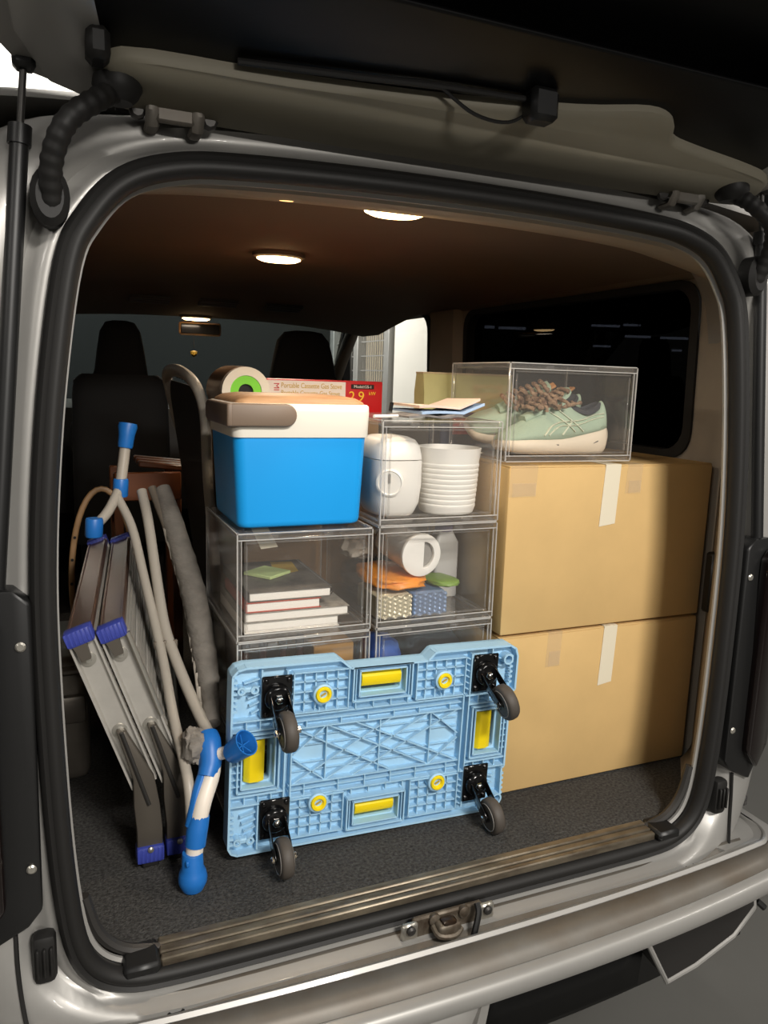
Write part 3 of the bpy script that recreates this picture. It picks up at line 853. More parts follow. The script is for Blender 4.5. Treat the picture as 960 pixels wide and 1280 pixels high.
# white tape hanging off the top of the book crate
q = MB(); q.prism([(-.085, .0), (-.048, .0), (-.020, -.055), (-.058, -.058)], lambda a, b: (a, .15 - b * .0, CH - .010 + b), lambda a, b: (a, .1515, CH - .010 + b))
q.build('white_tape', 'paper_tape', LW)

# ------------------------------------------------------------------ books in the left crate
def book(loc, w, d, h, cover, lab, rz=0.0, name='book', pagein=.003, group='books in the clear crate'):
    t = thing(name, lab, 'book', loc, (0, 0, rz), group)
    m = MB(); m.box((0, d / 2, h / 2), (w - pagein * 2, d - pagein * 2, h - .003), bev=.0008); m.build('pages', 'paper', t)
    c = MB()
    for z in (.0008, h - .0008): c.box((0, d / 2, z), (w, d, .0016), bev=.0004)
    c.box((-w / 2 + .0008, d / 2, h / 2), (.0016, d, h))
    c.build('cover', cover, t)
    return t
BZ = 2 * CH + .0085
book((-.228, .276, BZ), .205, .25, .024, 'paper', 'thick white paged book at the bottom of the stack')
book((-.218, .272, BZ + .0245), .226, .262, .020, 'cover_speckle', 'wide book with speckled grey cover second from the bottom')
b = book((-.248, .274, BZ + .045), .160, .21, .021, 'cover_red', 'smaller red covered book in the middle of the stack')
b = book((-.233, .276, BZ + .0665), .178, .26, .020, 'cover_grey', 'spiral bound grey notebook on top of the stack', name='spiral_notebook')
q = MB()
for i in range(24):
    y = .012 + i * .0103
    q.tube([(.088 + .007 * cos(a), y, .011 + .011 * sin(a)) for a in [2 * pi * j / 10 for j in range(10)]], .0011, 5, loop=True)
tag(q.build('spiral_coil', 'coil', b), 'dark wire coil', kind='stuff')
MB().prism([(.0, .12), (.06, .15), (.07, .24), (.02, .25)], lambda a, c: (a, c, .0205), lambda a, c: (a, c, .0201)).build('cover_print', 'cover_gold', b)
n = MB(); n.box((0, 0, .0035), (.074, .074, .007), bev=.001)
o = n.build('sticky_note_pad', 'note_green', None, loc=(-.248, .415, BZ + .0873)); o.rotation_euler = (0, 0, radians(38))
tag(o, 'pale green sticky note pad on top of the grey notebook', 'note pad')

# dark bottles and a tan carton in the crate below
for i, x in enumerate((-.322, -.281, -.240, -.199)):
    t = thing('bottle', 'dark brown bottle in the row above the dolly, %s' % ('at the left end', 'second from the left', 'third from the left', 'at the right end')[i], 'bottle', (x + .006, .33 + .012 * (i % 2), CH + .0095), (0, 0, 0), 'dark bottles in the lower crate')
    MB().lathe([(.017, 0), (.0185, .004), (.0185, .11), (.014, .135), (.008, .15), (.008, .168)], 20).build('bottle_glass', 'brown_glass', t)
    MB().lathe([(.0095, .168), (.0095, .186), (.008, .188)], 16).build('cap', 'dark_cloth', t)
m = MB(); m.box((0, 0, .085), (.092, .22, .17), bev=.002)
tb = m.build('carton_body', 'tan_box', None); t = thing('tan_carton', 'small tan carton beside the dark bottles in the lower crate', 'box', (-.124, .42, CH + .0085)); tb.parent = t
f = MB(); f.box((0, .055, .171), (.088, .106, .002)); f.build('flap', 'tan_box', t); f = MB(); f.box((0, -.055, .171), (.088, .106, .002)); f.build('flap', 'tan_box', t)

# ------------------------------------------------------------------ things in the middle crates
def blob(name, rx, ry, rz_, mt, lab, cat, loc, seed, amp=.22, fr=3.0, ang=180, rot=0, flatb=True, group=None, n=22):
    m = MB(); rings = []
    for i in range(n):
        ph = pi * i / (n - 1); ring = []
        for j in range(28):
            th = 2 * pi * j / 28
            s = 1 + amp * noise(cos(th) * sin(ph) * fr + seed, sin(th) * sin(ph) * fr, cos(ph) * fr) + amp * .5 * noise(cos(th) * sin(ph) * fr * 3 + seed, sin(th) * sin(ph) * fr * 3, cos(ph) * fr * 3)
            e = .72
            x = rx * s * (abs(sin(ph)) ** e) * abs(cos(th)) ** e * (1 if cos(th) >= 0 else -1)
            y = ry * s * (abs(sin(ph)) ** e) * abs(sin(th)) ** e * (1 if sin(th) >= 0 else -1)
            z = rz_ * (1 + (s - 1) * .8) * abs(cos(ph)) ** e * (1 if cos(ph) >= 0 else -1)
            z = max(z, -rz_ * .92) + rz_ * .92
            ring.append((x, y, z))
        rings.append(ring)
    m.loft(rings)
    o = m.build(name, mt, None, loc=loc, angle=ang); o.rotation_euler = (0, 0, rot)
    return tag(o, lab, cat, group)
M2 = CH + .0085; M3 = 2 * CH + .0085; M4 = 3 * CH + .0085
blob('blue_bag', .046, .07, .085, 'blue_cloth', 'crumpled blue bag in the crate just above the dolly', 'bag', (.006, .36, M2), 3, .12)
blob('dark_bag', .074, .09, .085, 'dark_cloth', 'black cloth bundle beside the blue bag above the dolly', 'bag', (.150, .40, M2), 9, .08)

def tray(x, w, mt, lab, seed):
    t = thing('ridged_tray_pack', lab, 'pack', (x, .285, M3), (0, 0, 0), 'ridged tray packs under the orange pouch')
    nx, nz_ = 28, 20
    m = MB()
    m.box((0, .062, .028), (w, .118, .055), bev=.004)
    m.build('pack_body', mt, t)
    def fr(u, v):
        return (-w / 2 + w * u, -.001 - .0055 * abs(sin(u * pi * w / .0125)) * abs(sin(v * pi * 5 + (.5 if int(u * w / .0125) % 2 else 0) * pi)) , .002 + .051 * v)
    g = MB(); g.grid(nx, nz_, fr, thick=(0, .003, 0)); tag(g.build('ridges', mt, t, angle=60), kind='stuff')
    return t
tray(.005, .082, 'foil_cream', 'cream ridged tray pack in the orange pouch crate', 1)
tray(.092, .084, 'foil_blue', 'pale blue ridged tray pack beside the cream one', 2)
g = MB(); g.grid(10, 8, lambda u, v: (.050 + .09 * u, .272 - .006 * abs(noise(u * 4, v * 5, 2)), M3 + .0 + .062 * v), thick=(0, -.0004, 0))
tag(g.build('clear_wrap', 'clear_tape', None, angle=12), 'clear crinkled wrap around the blue ridged tray pack', 'wrap')
blob('green_packet', .034, .050, .009, 'green_pack', 'flat green packet between blue tray pack and orange pouch', 'packet', (.146, .34, M3 + .0565), 5, .10, rot=.2)
blob('orange_pouch', .070, .10, .017, 'orange_bag', 'crumpled orange pouch under the fallen white cup', 'bag', (.036, .385, M3 + .0575), 12, .18)
# fallen white cup with a D-shaped opening in its lid
cup = thing('white_cup', 'white lidded cup lying on the orange pouch', 'cup', (.072, .300, M3 + .138))
DIR = Vector((-.06, .99, .03)).normalized(); zx = DIR.cross(Vector((0, 0, 1))).normalized(); zy = zx.cross(DIR)
CM = Matrix(((zx.x, zy.x, -DIR.x, 0), (zx.y, zy.y, -DIR.y, 0), (zx.z, zy.z, -DIR.z, 0), (0, 0, 0, 1)))
q = MB(); q.lathe([(.036, -.155), (.039, -.150), (.046, -.02), (.047, -.005), (.044, -.004)], 32, M=CM); q.build('cup_body', 'milk_plastic', cup)
dsh = [(.006 + .026 * cos(a), .030 * sin(a)) for a in [-pi / 2 + pi * i / 12 for i in range(13)]]
dsh = [(a if i not in (0, 12) else a, b) for i, (a, b) in enumerate(dsh)]
circ = [(.049 * cos(2 * pi * i / 36), .049 * sin(2 * pi * i / 36)) for i in range(36)]
q = MB(); q.plate(circ, [dsh], lambda a, b: (a, b, -.004), lambda a, b: (a, b, .007), M=CM); q.build('lid', 'white_plastic', cup, bev=.0015)
q = MB(); q.prism(dsh, lambda a, b: (a, b, -.010), lambda a, b: (a, b, -.003), M=CM); q.build('lid_recess', 'grey_plastic', cup)
# white carrier bag, tall bottle
blob('white_plastic_bag', .044, .042, .040, 'bag_white', 'crumpled white plastic bag behind the fallen cup', 'bag', (.014, .528, M3 + .086), 21, .35, 3.2, 30)
blob('grey_towel', .060, .042, .042, 'dark_cloth', 'folded dark towel under the white plastic bag', 'towel', (.034, .538, M3), 33, .08)
bt = thing('tall_bottle', 'translucent grey bottle with purple cap behind the fallen cup', 'bottle', (.197, .43, M3 + .0005))
q = MB(); q.loft([[(a * k, b_ * k, z) for a, b_ in rrect(-.032, -.024, .032, .024, .008, 3)] for z, k in ((0, .95), (.003, 1), (.135, 1), (.160, .62), (.163, .58))]); q.build('bottle_body', 'bottle_milk', bt)
q = MB(); q.lathe([(.021, .163), (.022, .166), (.022, .186), (.019, .189)], 20); q.build('cap', 'purple', bt)
# white cooker
ck = thing('rice_cooker', 'rounded white cooker with a round dial inside the top crate', 'appliance', (.0195, .375, M4 + .0005))
def rsec(wx, wy, z, p=.55): return [(wx * abs(cos(q)) ** p * (1 if cos(q) >= 0 else -1), wy * abs(sin(q)) ** p * (1 if sin(q) >= 0 else -1), z) for q in [2 * pi * j / 40 for j in range(40)]]
q = MB(); q.loft([rsec(.040, .062, 0), rsec(.045, .068, .004), rsec(.049, .072, .012), rsec(.056, .080, .03), rsec(.0595, .085, .07), rsec(.0595, .085, .125)]); q.build('cooker_body', 'white_plastic', ck, angle=70)
q = MB(); q.loft([rsec(.059, .0845, .127), rsec(.0585, .084, .135), rsec(.054, .079, .155), rsec(.046, .068, .168), rsec(.032, .05, .174), rsec(.01, .015, .176)]); q.build('lid', 'white_plastic', ck, angle=70)
dm = Matrix.Translation((-.030, -.080, .078)) @ Matrix.Rotation(radians(-26), 4, 'Z') @ Matrix.Rotation(pi / 2, 4, 'X')
q = MB(); q.lathe([(.030, -.004), (.030, .004), (.026, .006), (.024, .004), (.004, .004)], 32, M=dm); d = q.build('dial', 'white_plastic', ck)
q = MB(); q.box((0, .010, .006), (.004, .02, .004), M=dm); q.build('dial_mark', 'grey_plastic', d)
# stack of ribbed cups
cp = thing('ribbed_cup', 'white ribbed plastic cup beside the white cooker', 'cup', (.1575, .350, M4 + .0005))
pr = [(.060, 0), (.066, .003), (.0695, .012)]
for i in range(9):
    z = .014 + i * .0115; r0 = .069 + .0095 * (z / .15)
    pr += [(r0, z), (r0 + .0016, z + .003), (r0 + .0016, z + .008), (r0, z + .0105)]
pr += [(.0775, .128), (.0795, .146), (.0805, .150), (.0785, .1505), (.076, .13), (.068, .02), (.05, .012)]
q = MB(); q.lathe([(r * .93, z) for r, z in pr], 44); q.build('cup_body', 'white_plastic', cp, angle=28)
blob('blue_cloth', .055, .03, .022, 'blue_cloth', 'small bright blue cloth behind the ribbed cup', 'cloth', (.115, .515, M4 + .10), 41, .25)
bx = MB(); bx.box((0, 0, .0495), (.13, .09, .099), bev=.002); tag(bx.build('grey_tin', 'print_grey', None, loc=(.12, .525, M4)), 'plain grey box under the blue cloth behind the ribbed cup', 'box')

# ------------------------------------------------------------------ sneakers
def sneaker(loc, lab, rz=0.0):
    t = thing('sneaker', lab, 'shoe', loc, (0, 0, rz), 'sneakers in the clear crate')
    # toe at -x, heel at +x; side facing -y is the one with the stripes
    st = [ # x, sole bottom, sole top, upper top, half width, width at top
        (-.150, .014, .030, .034, .020, .010), (-.140, .008, .036, .046, .034, .020), (-.115, .003, .040, .062, .044, .028), (-.080, .001, .042, .080, .049, .028),
        (-.040, 0, .042, .100, .050, .026), (0, 0, .043, .120, .046, .024), (.030, 0, .047, .130, .043, .028), (.055, 0, .052, .116, .041, .030), (.085, 0, .058, .098, .040, .031),
        (.110, 0, .063, .098, .039, .031), (.128, .002, .068, .122, .036, .027), (.138, .006, .070, .128, .030, .021), (.146, .012, .068, .110, .020, .013)]
    m = MB()
    def slice_(x, b, tp, hw, fl=0):
        return [(x, hw * cos(q) if abs(cos(q)) < .999 else hw * cos(q), (b + tp) / 2 + (tp - b) / 2 * max(-1, min(1, 1.5 * sin(q)))) for q in [2 * pi * j / 24 for j in range(24)]]
    m.loft([slice_(x, b, s_, hw * 1.10 + .002) for x, b, s_, u, hw, wt in st] + [slice_(.158, .028, .056, .012)])
    m.build('sole', 'shoe_sole', t, angle=50)
    m = MB(); rings = []
    for x, b, s_, u, hw, wt in st:
        rg = []
        for j in range(21):
            a = pi * j / 20
            yy = -cos(a); up = sin(a) ** .75
            w = hw * (1 - up) + wt * up if up < 1 else wt
            y = yy * (hw + (wt - hw) * (sin(a) ** 1.3))
            z = s_ - .006 + (u - s_ + .006) * up
            rg.append((x, y * 1.02, z))
        rings.append(rg)
    m.loft(rings, closed=False, caps=False)
    o = m.build('upper', 'shoe_green', t, angle=60)
    md = o.modifiers.new('s', 'SOLIDIFY'); md.thickness = .003; md.offset = -1
    # collar opening lined in dark grey
    m = MB(); m.loft([[(.078 + a * cos(q) * 1.0, w_ * sin(q), z + (.022 if cos(q) < 0 else .020) * abs(cos(q)) ** 1.5) for q in [2 * pi * j / 28 for j in range(28)]] for a, w_, z in ((.056, .031, .094), (.056, .030, .104), (.050, .024, .106), (.046, .021, .098), (.03, .012, .092))])
    m.build('collar', 'shoe_dark', t, angle=60)
    m = MB(); m.loft([[(x, y, z) for y, z in ((-w_, z0), (-w_ * .6, z0 + .006), (w_ * .6, z0 + .006), (w_, z0))] + [(x + .003, w_, z0 - .006), (x + .003, -w_, z0 - .006)] for x, z0, w_ in ((-.085, .082, .016), (-.04, .103, .02), (.0, .122, .022), (.026, .142, .022), (.034, .152, .018))])
    m.build('tongue', 'shoe_green', t)
    MB().box((.036, -.006, .150), (.030, .020, .006), bev=.002, M=Matrix.Translation((.036, 0, .15)) @ Matrix.Rotation(radians(-32), 4, 'Y') @ Matrix.Translation((-.036, 0, -.15))).build('tongue_tab', 'tab_tan', t)
    # stripes on the outer side: laid along the skin of the upper
    def skin(x, z):
        for i in range(len(st) - 1):
            if st[i][0] <= x <= st[i + 1][0]:
                k = (x - st[i][0]) / (st[i + 1][0] - st[i][0])
                b, s_, u, hw, wt = [st[i][q] + (st[i + 1][q] - st[i][q]) * k for q in range(1, 6)]
                up = max(0, min(.98, (z - s_ + .006) / (u - s_ + .006))); sa = up ** (1 / .75)
                return -math.sqrt(max(0, 1 - sa * sa)) * (hw + (wt - hw) * (sa ** 1.3)) * 1.02
        return -.04
    q = MB()
    for path, r in (([(.128, .098), (.10, .092), (.06, .082), (.03, .079), (.0, .077), (-.03, .066), (-.052, .045)], .0040),
                    ([(.125, .090), (.09, .082), (.06, .074), (.035, .069), (.0, .068), (-.02, .060), (-.04, .046)], .0034),
                    ([(-.020, .098), (.0, .084), (.02, .070), (.038, .055)], .0040), ([(.002, .104), (.02, .088), (.045, .070), (.062, .056)], .0040),
                    ([(.03, .079), (.012, .060), (.0, .047)], .0034)):
        P = [(x, skin(x, z) - .0005, z) for x, z in [(v.x, v.y) for v in cr([(a, b, 0) for a, b in path], 5)]]
        q.tube(P, r, 6, flat=(1, .45))
    q.build('side_stripes', 'shoe_line', t)
    for x, z in ((-.02, .024), (.098, .030)):
        MB().box((x, -.0445 if x > 0 else -.053, z), (.014, .002, .0025), M=Matrix.Translation((x, 0, z)) @ Matrix.Rotation(radians(-20 if x > 0 else 0), 4, 'Y') @ Matrix.Translation((-x, 0, -z))).build('sole_mark', 'shoe_dark', t)
    # knobbly elastic laces
    q = MB()
    rnd = random.Random(4)
    for i in range(7):
        x = -.072 + i * .0155; z0 = .088 + (x + .085) * .47
        for s in (-1, 1):
            P = [(x + .004 * sin(k * 2), s * (-.026 + .052 * k / 7) , z0 + .010 + .006 * sin(pi * k / 7)) for k in range(8)]
            q.tube(P, [.0032 + .0022 * (k % 2) for k in range(8)], 7)
    for i in range(10):
        a = rnd.random() * 6.28; p0 = Vector((-.05 + rnd.random() * .075, -.018 + rnd.random() * .02, .112 + rnd.random() * .022)); P = []
        for k in range(8):
            P.append(p0 + Vector((.0085 * k * cos(a), -.004 * k * (.4 + rnd.random()), .010 * sin(k * .5 + i) - .0015 * k)))
        q.tube(P, [.0030 + .0026 * (k % 2) for k in range(8)], 7)
    q.build('knotted_laces', 'lace', t)
    return t
s1 = sneaker((.432, .345, .8165), 'front sage green sneaker with knotted brown laces in the clear crate', radians(-1))
s2 = dup(s1, (.425, .484, .8165 + .030), (radians(30), 0, radians(-2)), 'rear sage green sneaker, standing behind the front one in the crate')

# ------------------------------------------------------------------ things behind and on the stacks
olive = thing('olive_paper_bag', 'upright olive paper bag behind the sneaker crate', 'bag', (.325, .595, .8005 + .101))
q = MB(); q.loft([[(-.130, -.03, 0), (.130, -.03, 0), (.130, .03, 0), (-.130, .03, 0)], [(-.131, -.030, .05), (.131, -.03, .05), (.131, .03, .05), (-.131, .03, .05)], [(-.131, -.020, .100), (.131, -.020, .100), (.131, .020, .100), (-.131, .020, .100)]])
q.build('bag_body', 'olive_paper', olive)
MB().box((0, 0, .098), (.264, .044, .004)).build('folded_edge', 'tan_cloth', olive)
MB().box((.34, .592, .851), (.20, .07, .098), bev=.003).build('navy_red_carton', 'navy_pack', None)
o = bpy.data.objects['navy_red_carton']; tag(o, 'navy carton standing under the olive paper bag', 'box')
MB().box((0, -.001, 0), (.05, .003, .04)).build('red_panel', 'red_box', o, loc=(.30, .5565, .865))

# cloths, magazine and strip on the top crate
TZ = 4 * CH + .0005
mg = MB(); mg.grid(12, 6, lambda u, v: (.02 + .13 * u, .275 + .12 * v, TZ + .002 + .004 * sin(u * 5) ** 2), thick=(0, 0, .004)); tag(mg.build('magazine', 'print_grey', None), 'thin grey printed magazine under the pink cloth', 'magazine')
def fold(x0, w, y0, d, z, mt, nm, lab, amp, ph, grp):
    m = MB(); m.grid(26, 12, lambda u, v: (x0 + w * u, y0 + d * v + .02 * sin(u * 3), z + amp * (.5 + .5 * sin(u * 4.2 + ph + v * 1.2)) + .022 * max(0, u - .72) / .28 * (1 - v * .3)), thick=(0, 0, .0055))
    return tag(m.build(nm, mt, None, angle=70), lab, 'cloth', grp)
fold(.055, .155, .285, .16, TZ + .0085, 'cloth_blue', 'folded_cloth', 'pale blue folded cloth peeking under the pink cloth', .003, 0, 'folded cloths on the top crate')
fold(.052, .150, .292, .16, TZ + .019, 'cloth_pink', 'folded_cloth', 'pink folded cloth with curled end on the top crate', .005, .6, 'folded cloths on the top crate')
q = MB(); q.tube([(-.05, .30, TZ + .004), (.018, .33, TZ + .004)], .0035, 8); tag(q.build('white_stick', 'white_plastic', None), 'thin white stick on the top crate beside the cooler', 'stick')
q = MB(); q.tube([(.035, .41, TZ + .012), (.036, .405, TZ + .03)], .0045, 10); tag(q.build('black_marker', 'black_plastic', None), 'short black marker standing behind the magazine', 'pen')

# ------------------------------------------------------------------ cooler on the left stack
CZ = 3 * CH + .0008
co = thing('cooler_box', 'bright blue cooler box with white rim and wood topped lid', 'cooler', (-.207, .29, CZ))
D = .25
q = MB(); q.loft([[( a * w_ / .137, D / 2 + (b - 0) * k, z) for a, b in rrect(-.137, -D / 2, .137, D / 2, .022, 5)] for z, w_, k in ((0, .126, .93), (.004, .131, .96), (.012, .133, .97), (.185, .141, 1.0))])
q.build('cooler_body', 'cooler_blue', co, angle=50)
q = MB(); q.loft([[(a * w_ / .137, D / 2 + b * k, z) for a, b in rrect(-.137, -D / 2, .137, D / 2, .020, 5)] for z, w_, k in ((.184, .1435, 1.03), (.187, .1445, 1.035), (.235, .146, 1.05), (.248, .145, 1.045), (.251, .142, 1.02))])
q.build('rim', 'cooler_white', co, angle=50)
q = MB(); q.loft([[(a * w_ / .137, D / 2 + b * k, z) for a, b in rrect(-.137, -D / 2, .137, D / 2, .022, 5)] for z, w_, k in ((.2505, .138, .99), (.256, .135, .975), (.264, .120, .90), (.268, .095, .74), (.269, .05, .4))])
q.build('lid_board', 'wood_lid', co)
q = MB(); q.prism([(-.152, .206), (-.040, .206)] + [(-.040 + .0215 * cos(t), .2285 + .0225 * sin(t)) for t in [-pi / 2 + pi * i / 12 for i in range(1, 12)]] + [(-.040, .251), (-.152, .251)], lambda x, z: (x, -.0185, z), lambda x, z: (x, -.004, z))
q.prism([(-.018, .206), (-.018, .251), (.20, .251), (.215, .245), (.22, .2285), (.215, .212), (.20, .206)], lambda y, z: (-.1585, y, z), lambda y, z: (-.144, y, z))
q.build('carry_handle', 'taupe', co, bev=.004, seg=2, angle=50)

# carton behind the cooler with the gas stove box and the wrapped roll on it
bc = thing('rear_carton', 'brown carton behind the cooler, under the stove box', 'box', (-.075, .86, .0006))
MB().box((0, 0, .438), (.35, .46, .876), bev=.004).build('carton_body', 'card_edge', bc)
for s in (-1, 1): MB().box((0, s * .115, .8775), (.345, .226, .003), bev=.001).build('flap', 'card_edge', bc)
sv = thing('stove_box', 'red and white portable gas stove box behind the cooler', 'box', (-.025, .705, .8806), (0, 0, radians(-1.0)))
MB().box((0, .05, .046), (.325, .10, .092), bev=.004, seg=2).build('box_body', 'red_box', sv)
q = MB(); q.box((-.052, -.0009, .046), (.218, .0018, .084)); q.build('white_label', 'white_print', sv)
def tx(s_, size, x, z, mt, sx=1.0):
    text('lettering', s_, size, mt, sv, Matrix.Translation((x, -.0024, z)) @ FACE @ Matrix.Diagonal((sx, 1, 1, 1)))
tx('Portable Cassette Gas Stove', .0185, -.116, .070, 'gold_ink', .76)
tx('Portable Cassette Gas Stove', .0170, -.116, .052, 'gold_ink', .80)
text('lettering', 'MI', .020, 'red_box', sv, Matrix.Translation((-.134, -.0024, .082)) @ FACE @ Matrix.Rotation(-pi / 2, 4, 'Z'))
MB().box((.105, -.001, .0775), (.064, .002, .012), bev=.0008).build('model_strip', 'grease', sv)
text('lettering', 'Model:GS-1', .0105, 'white_print', sv, Matrix.Translation((.105, -.0026, .074)) @ FACE, align='CENTER')
text('lettering', '2.9', .036, 'yellow_ink', sv, Matrix.Translation((.066, -.0022, .040)) @ FACE)
text('lettering', 'kW', .013, 'yellow_ink', sv, Matrix.Translation((.122, -.0022, .056)) @ FACE)
rl = thing('wrapped_roll', 'brown wrapped roll with white end and green core behind the cooler', 'roll', (-.251, .625, .8800 + .060), (0, 0, radians(2)))
q = MB(); q.tube([(0, .004, 0), (0, .03, 0), (0, .15, .001)], [.059, .060, .060], 32); q.build('wrapping', 'brown_wrap', rl)
ring_ = lambda ro, ri, y0, y1: [[(ro * cos(a), y0, ro * sin(a)) for a in [2 * pi * j / 32 for j in range(32)]], [(ro * cos(a), y1, ro * sin(a)) for a in [2 * pi * j / 32 for j in range(32)]], [(ri * cos(a), y1, ri * sin(a)) for a in [2 * pi * j / 32 for j in range(32)]], [(ri * cos(a), y0, ri * sin(a)) for a in [2 * pi * j / 32 for j in range(32)]]]
q = MB(); q.loft(ring_(.058, .038, .012, -.012), loop=True); q.build('roll_end', 'roll_white', rl)
q = MB(); q.loft(ring_(.0378, .018, .010, -.010), loop=True); q.build('core', 'green_core', rl)
q = MB(); q.tube([(0, .012, 0), (0, -.004, 0)], .0175, 20); q.build('core_hole', 'dark_cloth', rl)

# ------------------------------------------------------------------ dolly
dl = thing('plate_dolly', 'pale blue plastic plate dolly with yellow grips standing on its long edge', 'dolly', (-.062, .193, .0105), (0, radians(1.6), 0))
W2, H = .322, .395
def dp(y): return lambda a, b: (a, y, b)
outl = [(-.322, .018), (-.316, .006), (-.304, 0), (.250, .0), (.255, -.0), (.296, .0), (.308, .004), (.314, .016), (.312, .10), (.318, .104), (.318, .285), (.330, .292), (.330, .372), (.324, .39), (.310, .398), (.125, .398), (.118, .396), (.102, .380), (-.075, .380), (-.094, .396), (-.100, .400), (-.296, .400), (-.312, .396), (-.322, .384)]
def grip_hole(x0, z0, x1, z1): return rrect(x0, z0, x1, z1, .004, 2)
HOLES = [grip_hole(-.048, .318, .046, .364), grip_hole(-.048, .028, .046, .070), grip_hole(-.292, .150, -.236, .244), grip_hole(.236, .150, .292, .244)]
q = MB(); q.plate(outl, HOLES, dp(.020), dp(.046)); deck = q.build('deck', 'dolly_blue', dl, bev=.002)
rib = MB()
def R(x0, z0, x1, z1, t=.0028, y0=0.0, y1=.024):
    a = Vector((x0, z0)); b_ = Vector((x1, z1)); d = (b_ - a); L = d.length; d.normalize(); n = Vector((-d.y, d.x)) * (t / 2)
    c = [a + n, b_ + n, b_ - n, a - n]
    rib.prism([(v.x, v.y) for v in c], dp(y0), dp(y1))
n_ = len(outl)
for i in range(n_):
    (a, b_), (c, d) = outl[i], outl[(i + 1) % n_]
    k = .994
    R(a * k, .198 + (b_ - .198) * .99, c * k, .198 + (d - .198) * .99, .0045, 0, .026)
def frame(x0, z0, x1, z1, t=.003, y0=.0): 
    R(x0, z0, x1, z0, t, y0); R(x1, z0, x1, z1, t, y0); R(x1, z1, x0, z1, t, y0); R(x0, z1, x0, z0, t, y0)
# long beams
for z in (.286, .272, .258): R(-.20 if z < .28 else -.21, z, .20, z, .0026, .004 if z != .272 else .008)
for z in (.136, .122, .108): R(-.20 if z > .11 else -.21, z, .20, z, .0026, .004 if z != .122 else .008)
for x in (-.196, .196): R(x, .108, x, .290, .003)
for x in (-.21, .21): R(x, .02, x, .385, .003)
# centre field: crossing diagonals and thin level ribs
for c in (-.12, 0, .12):
    R(c, .136, c, .258, .0024, .006)
for a, b_, c, d in ((-.19, .136, .03, .258), (-.19, .258, .03, .136), (-.06, .136, .19, .258), (-.06, .258, .19, .136), (-.19, .20, -.12, .258), (.19, .20, .12, .258), (-.19, .19, -.12, .136), (.19, .19, .12, .136), (-.12, .258, .12, .136), (-.12, .136, .12, .258)):
    R(a, b_, c, d, .0024, .007)
for z in (.160, .178, .216, .236): R(-.19, z, .19, z, .0016, .013)
for x in (-.165, -.09, -.03, .03, .09, .165):
    for z0, z1 in ((.258, .272), (.108, .136)): R(x, z0, x, z1, .0022, .005)
# knob fields: a grid of cells on both sides of each grip
for sx in (-1, 1):
    for z0, z1 in ((.292, .378), (.018, .104)):
        x0, x1 = sx * .078, sx * .196
        for k in range(6):
            x = x0 + (x1 - x0) * k / 5; R(x, z0, x, z1, .0024, .006 if 0 < k < 5 else .001)
        for k in range(5):
            z = z0 + (z1 - z0) * k / 4; R(x0, z, x1, z, .0024, .006 if 0 < k < 4 else .001)
    # grip surrounds and slots
for z0, z1 in ((.304, .378), (.014, .084)):
    frame(-.068, z0, .066, z1); frame(-.054, z0 + .010, .052, z1 - .008, .003)
    for sx in (-1, 1): R(sx * .061, z0, sx * .061, z1, .002, .004)
for sx in (-1, 1):
    x0, x1 = sx * .222, sx * .306
    frame(min(x0, x1), .136, max(x0, x1), .258); frame(min(sx * .230, sx * .298), .144, max(sx * .230, sx * .298), .250)
    for z in (.15, .165, .18, .195, .21, .225, .24): R(sx * .298, z, sx * .318, z, .002, .004)
    for z in (.128, .266): R(sx * .21, z, sx * .318, z, .003, .002)
    for x in (.235, .262, .29): R(sx * x, .108, sx * x, .128, .0022, .004); R(sx * x, .266, sx * x, .286, .0022, .004)
    R(sx * .20, .108, sx * .318, .108, .003, .001); R(sx * .20, .288, sx * .322, .288, .003, .001)
    # level ribs beside the casters
    for z in (.30, .314, .328, .342, .356, .37): R(sx * .212, z, sx * .196, z + .008, .0024, .004)
    for z in (.026, .04, .054, .068, .082): R(sx * .212, z, sx * .196, z + .008, .0024, .004)
    # corner pockets
    for z0, z1 in ((.292, .392), (.008, .104)):
        R(sx * .262, z0, sx * .262, z1, .003, .001)
        for k in range(5): R(sx * .264, z0 + .016 + .016 * k, sx * (.280 + .004 * k), z0 + .008 + .016 * k, .0024, .008)
        for k in range(6): rib.box((sx * .314, .010, z0 + .018 + .012 * k), (.008, .016, .005))
for x in (-.14, -.1, -.06, -.02, .02, .06, .1, .14):
    R(x, .286, x, .300, .0022, .004); R(x, .094, x, .108, .0022, .004)
rib.build('ribs', 'dolly_blue', dl, angle=30)
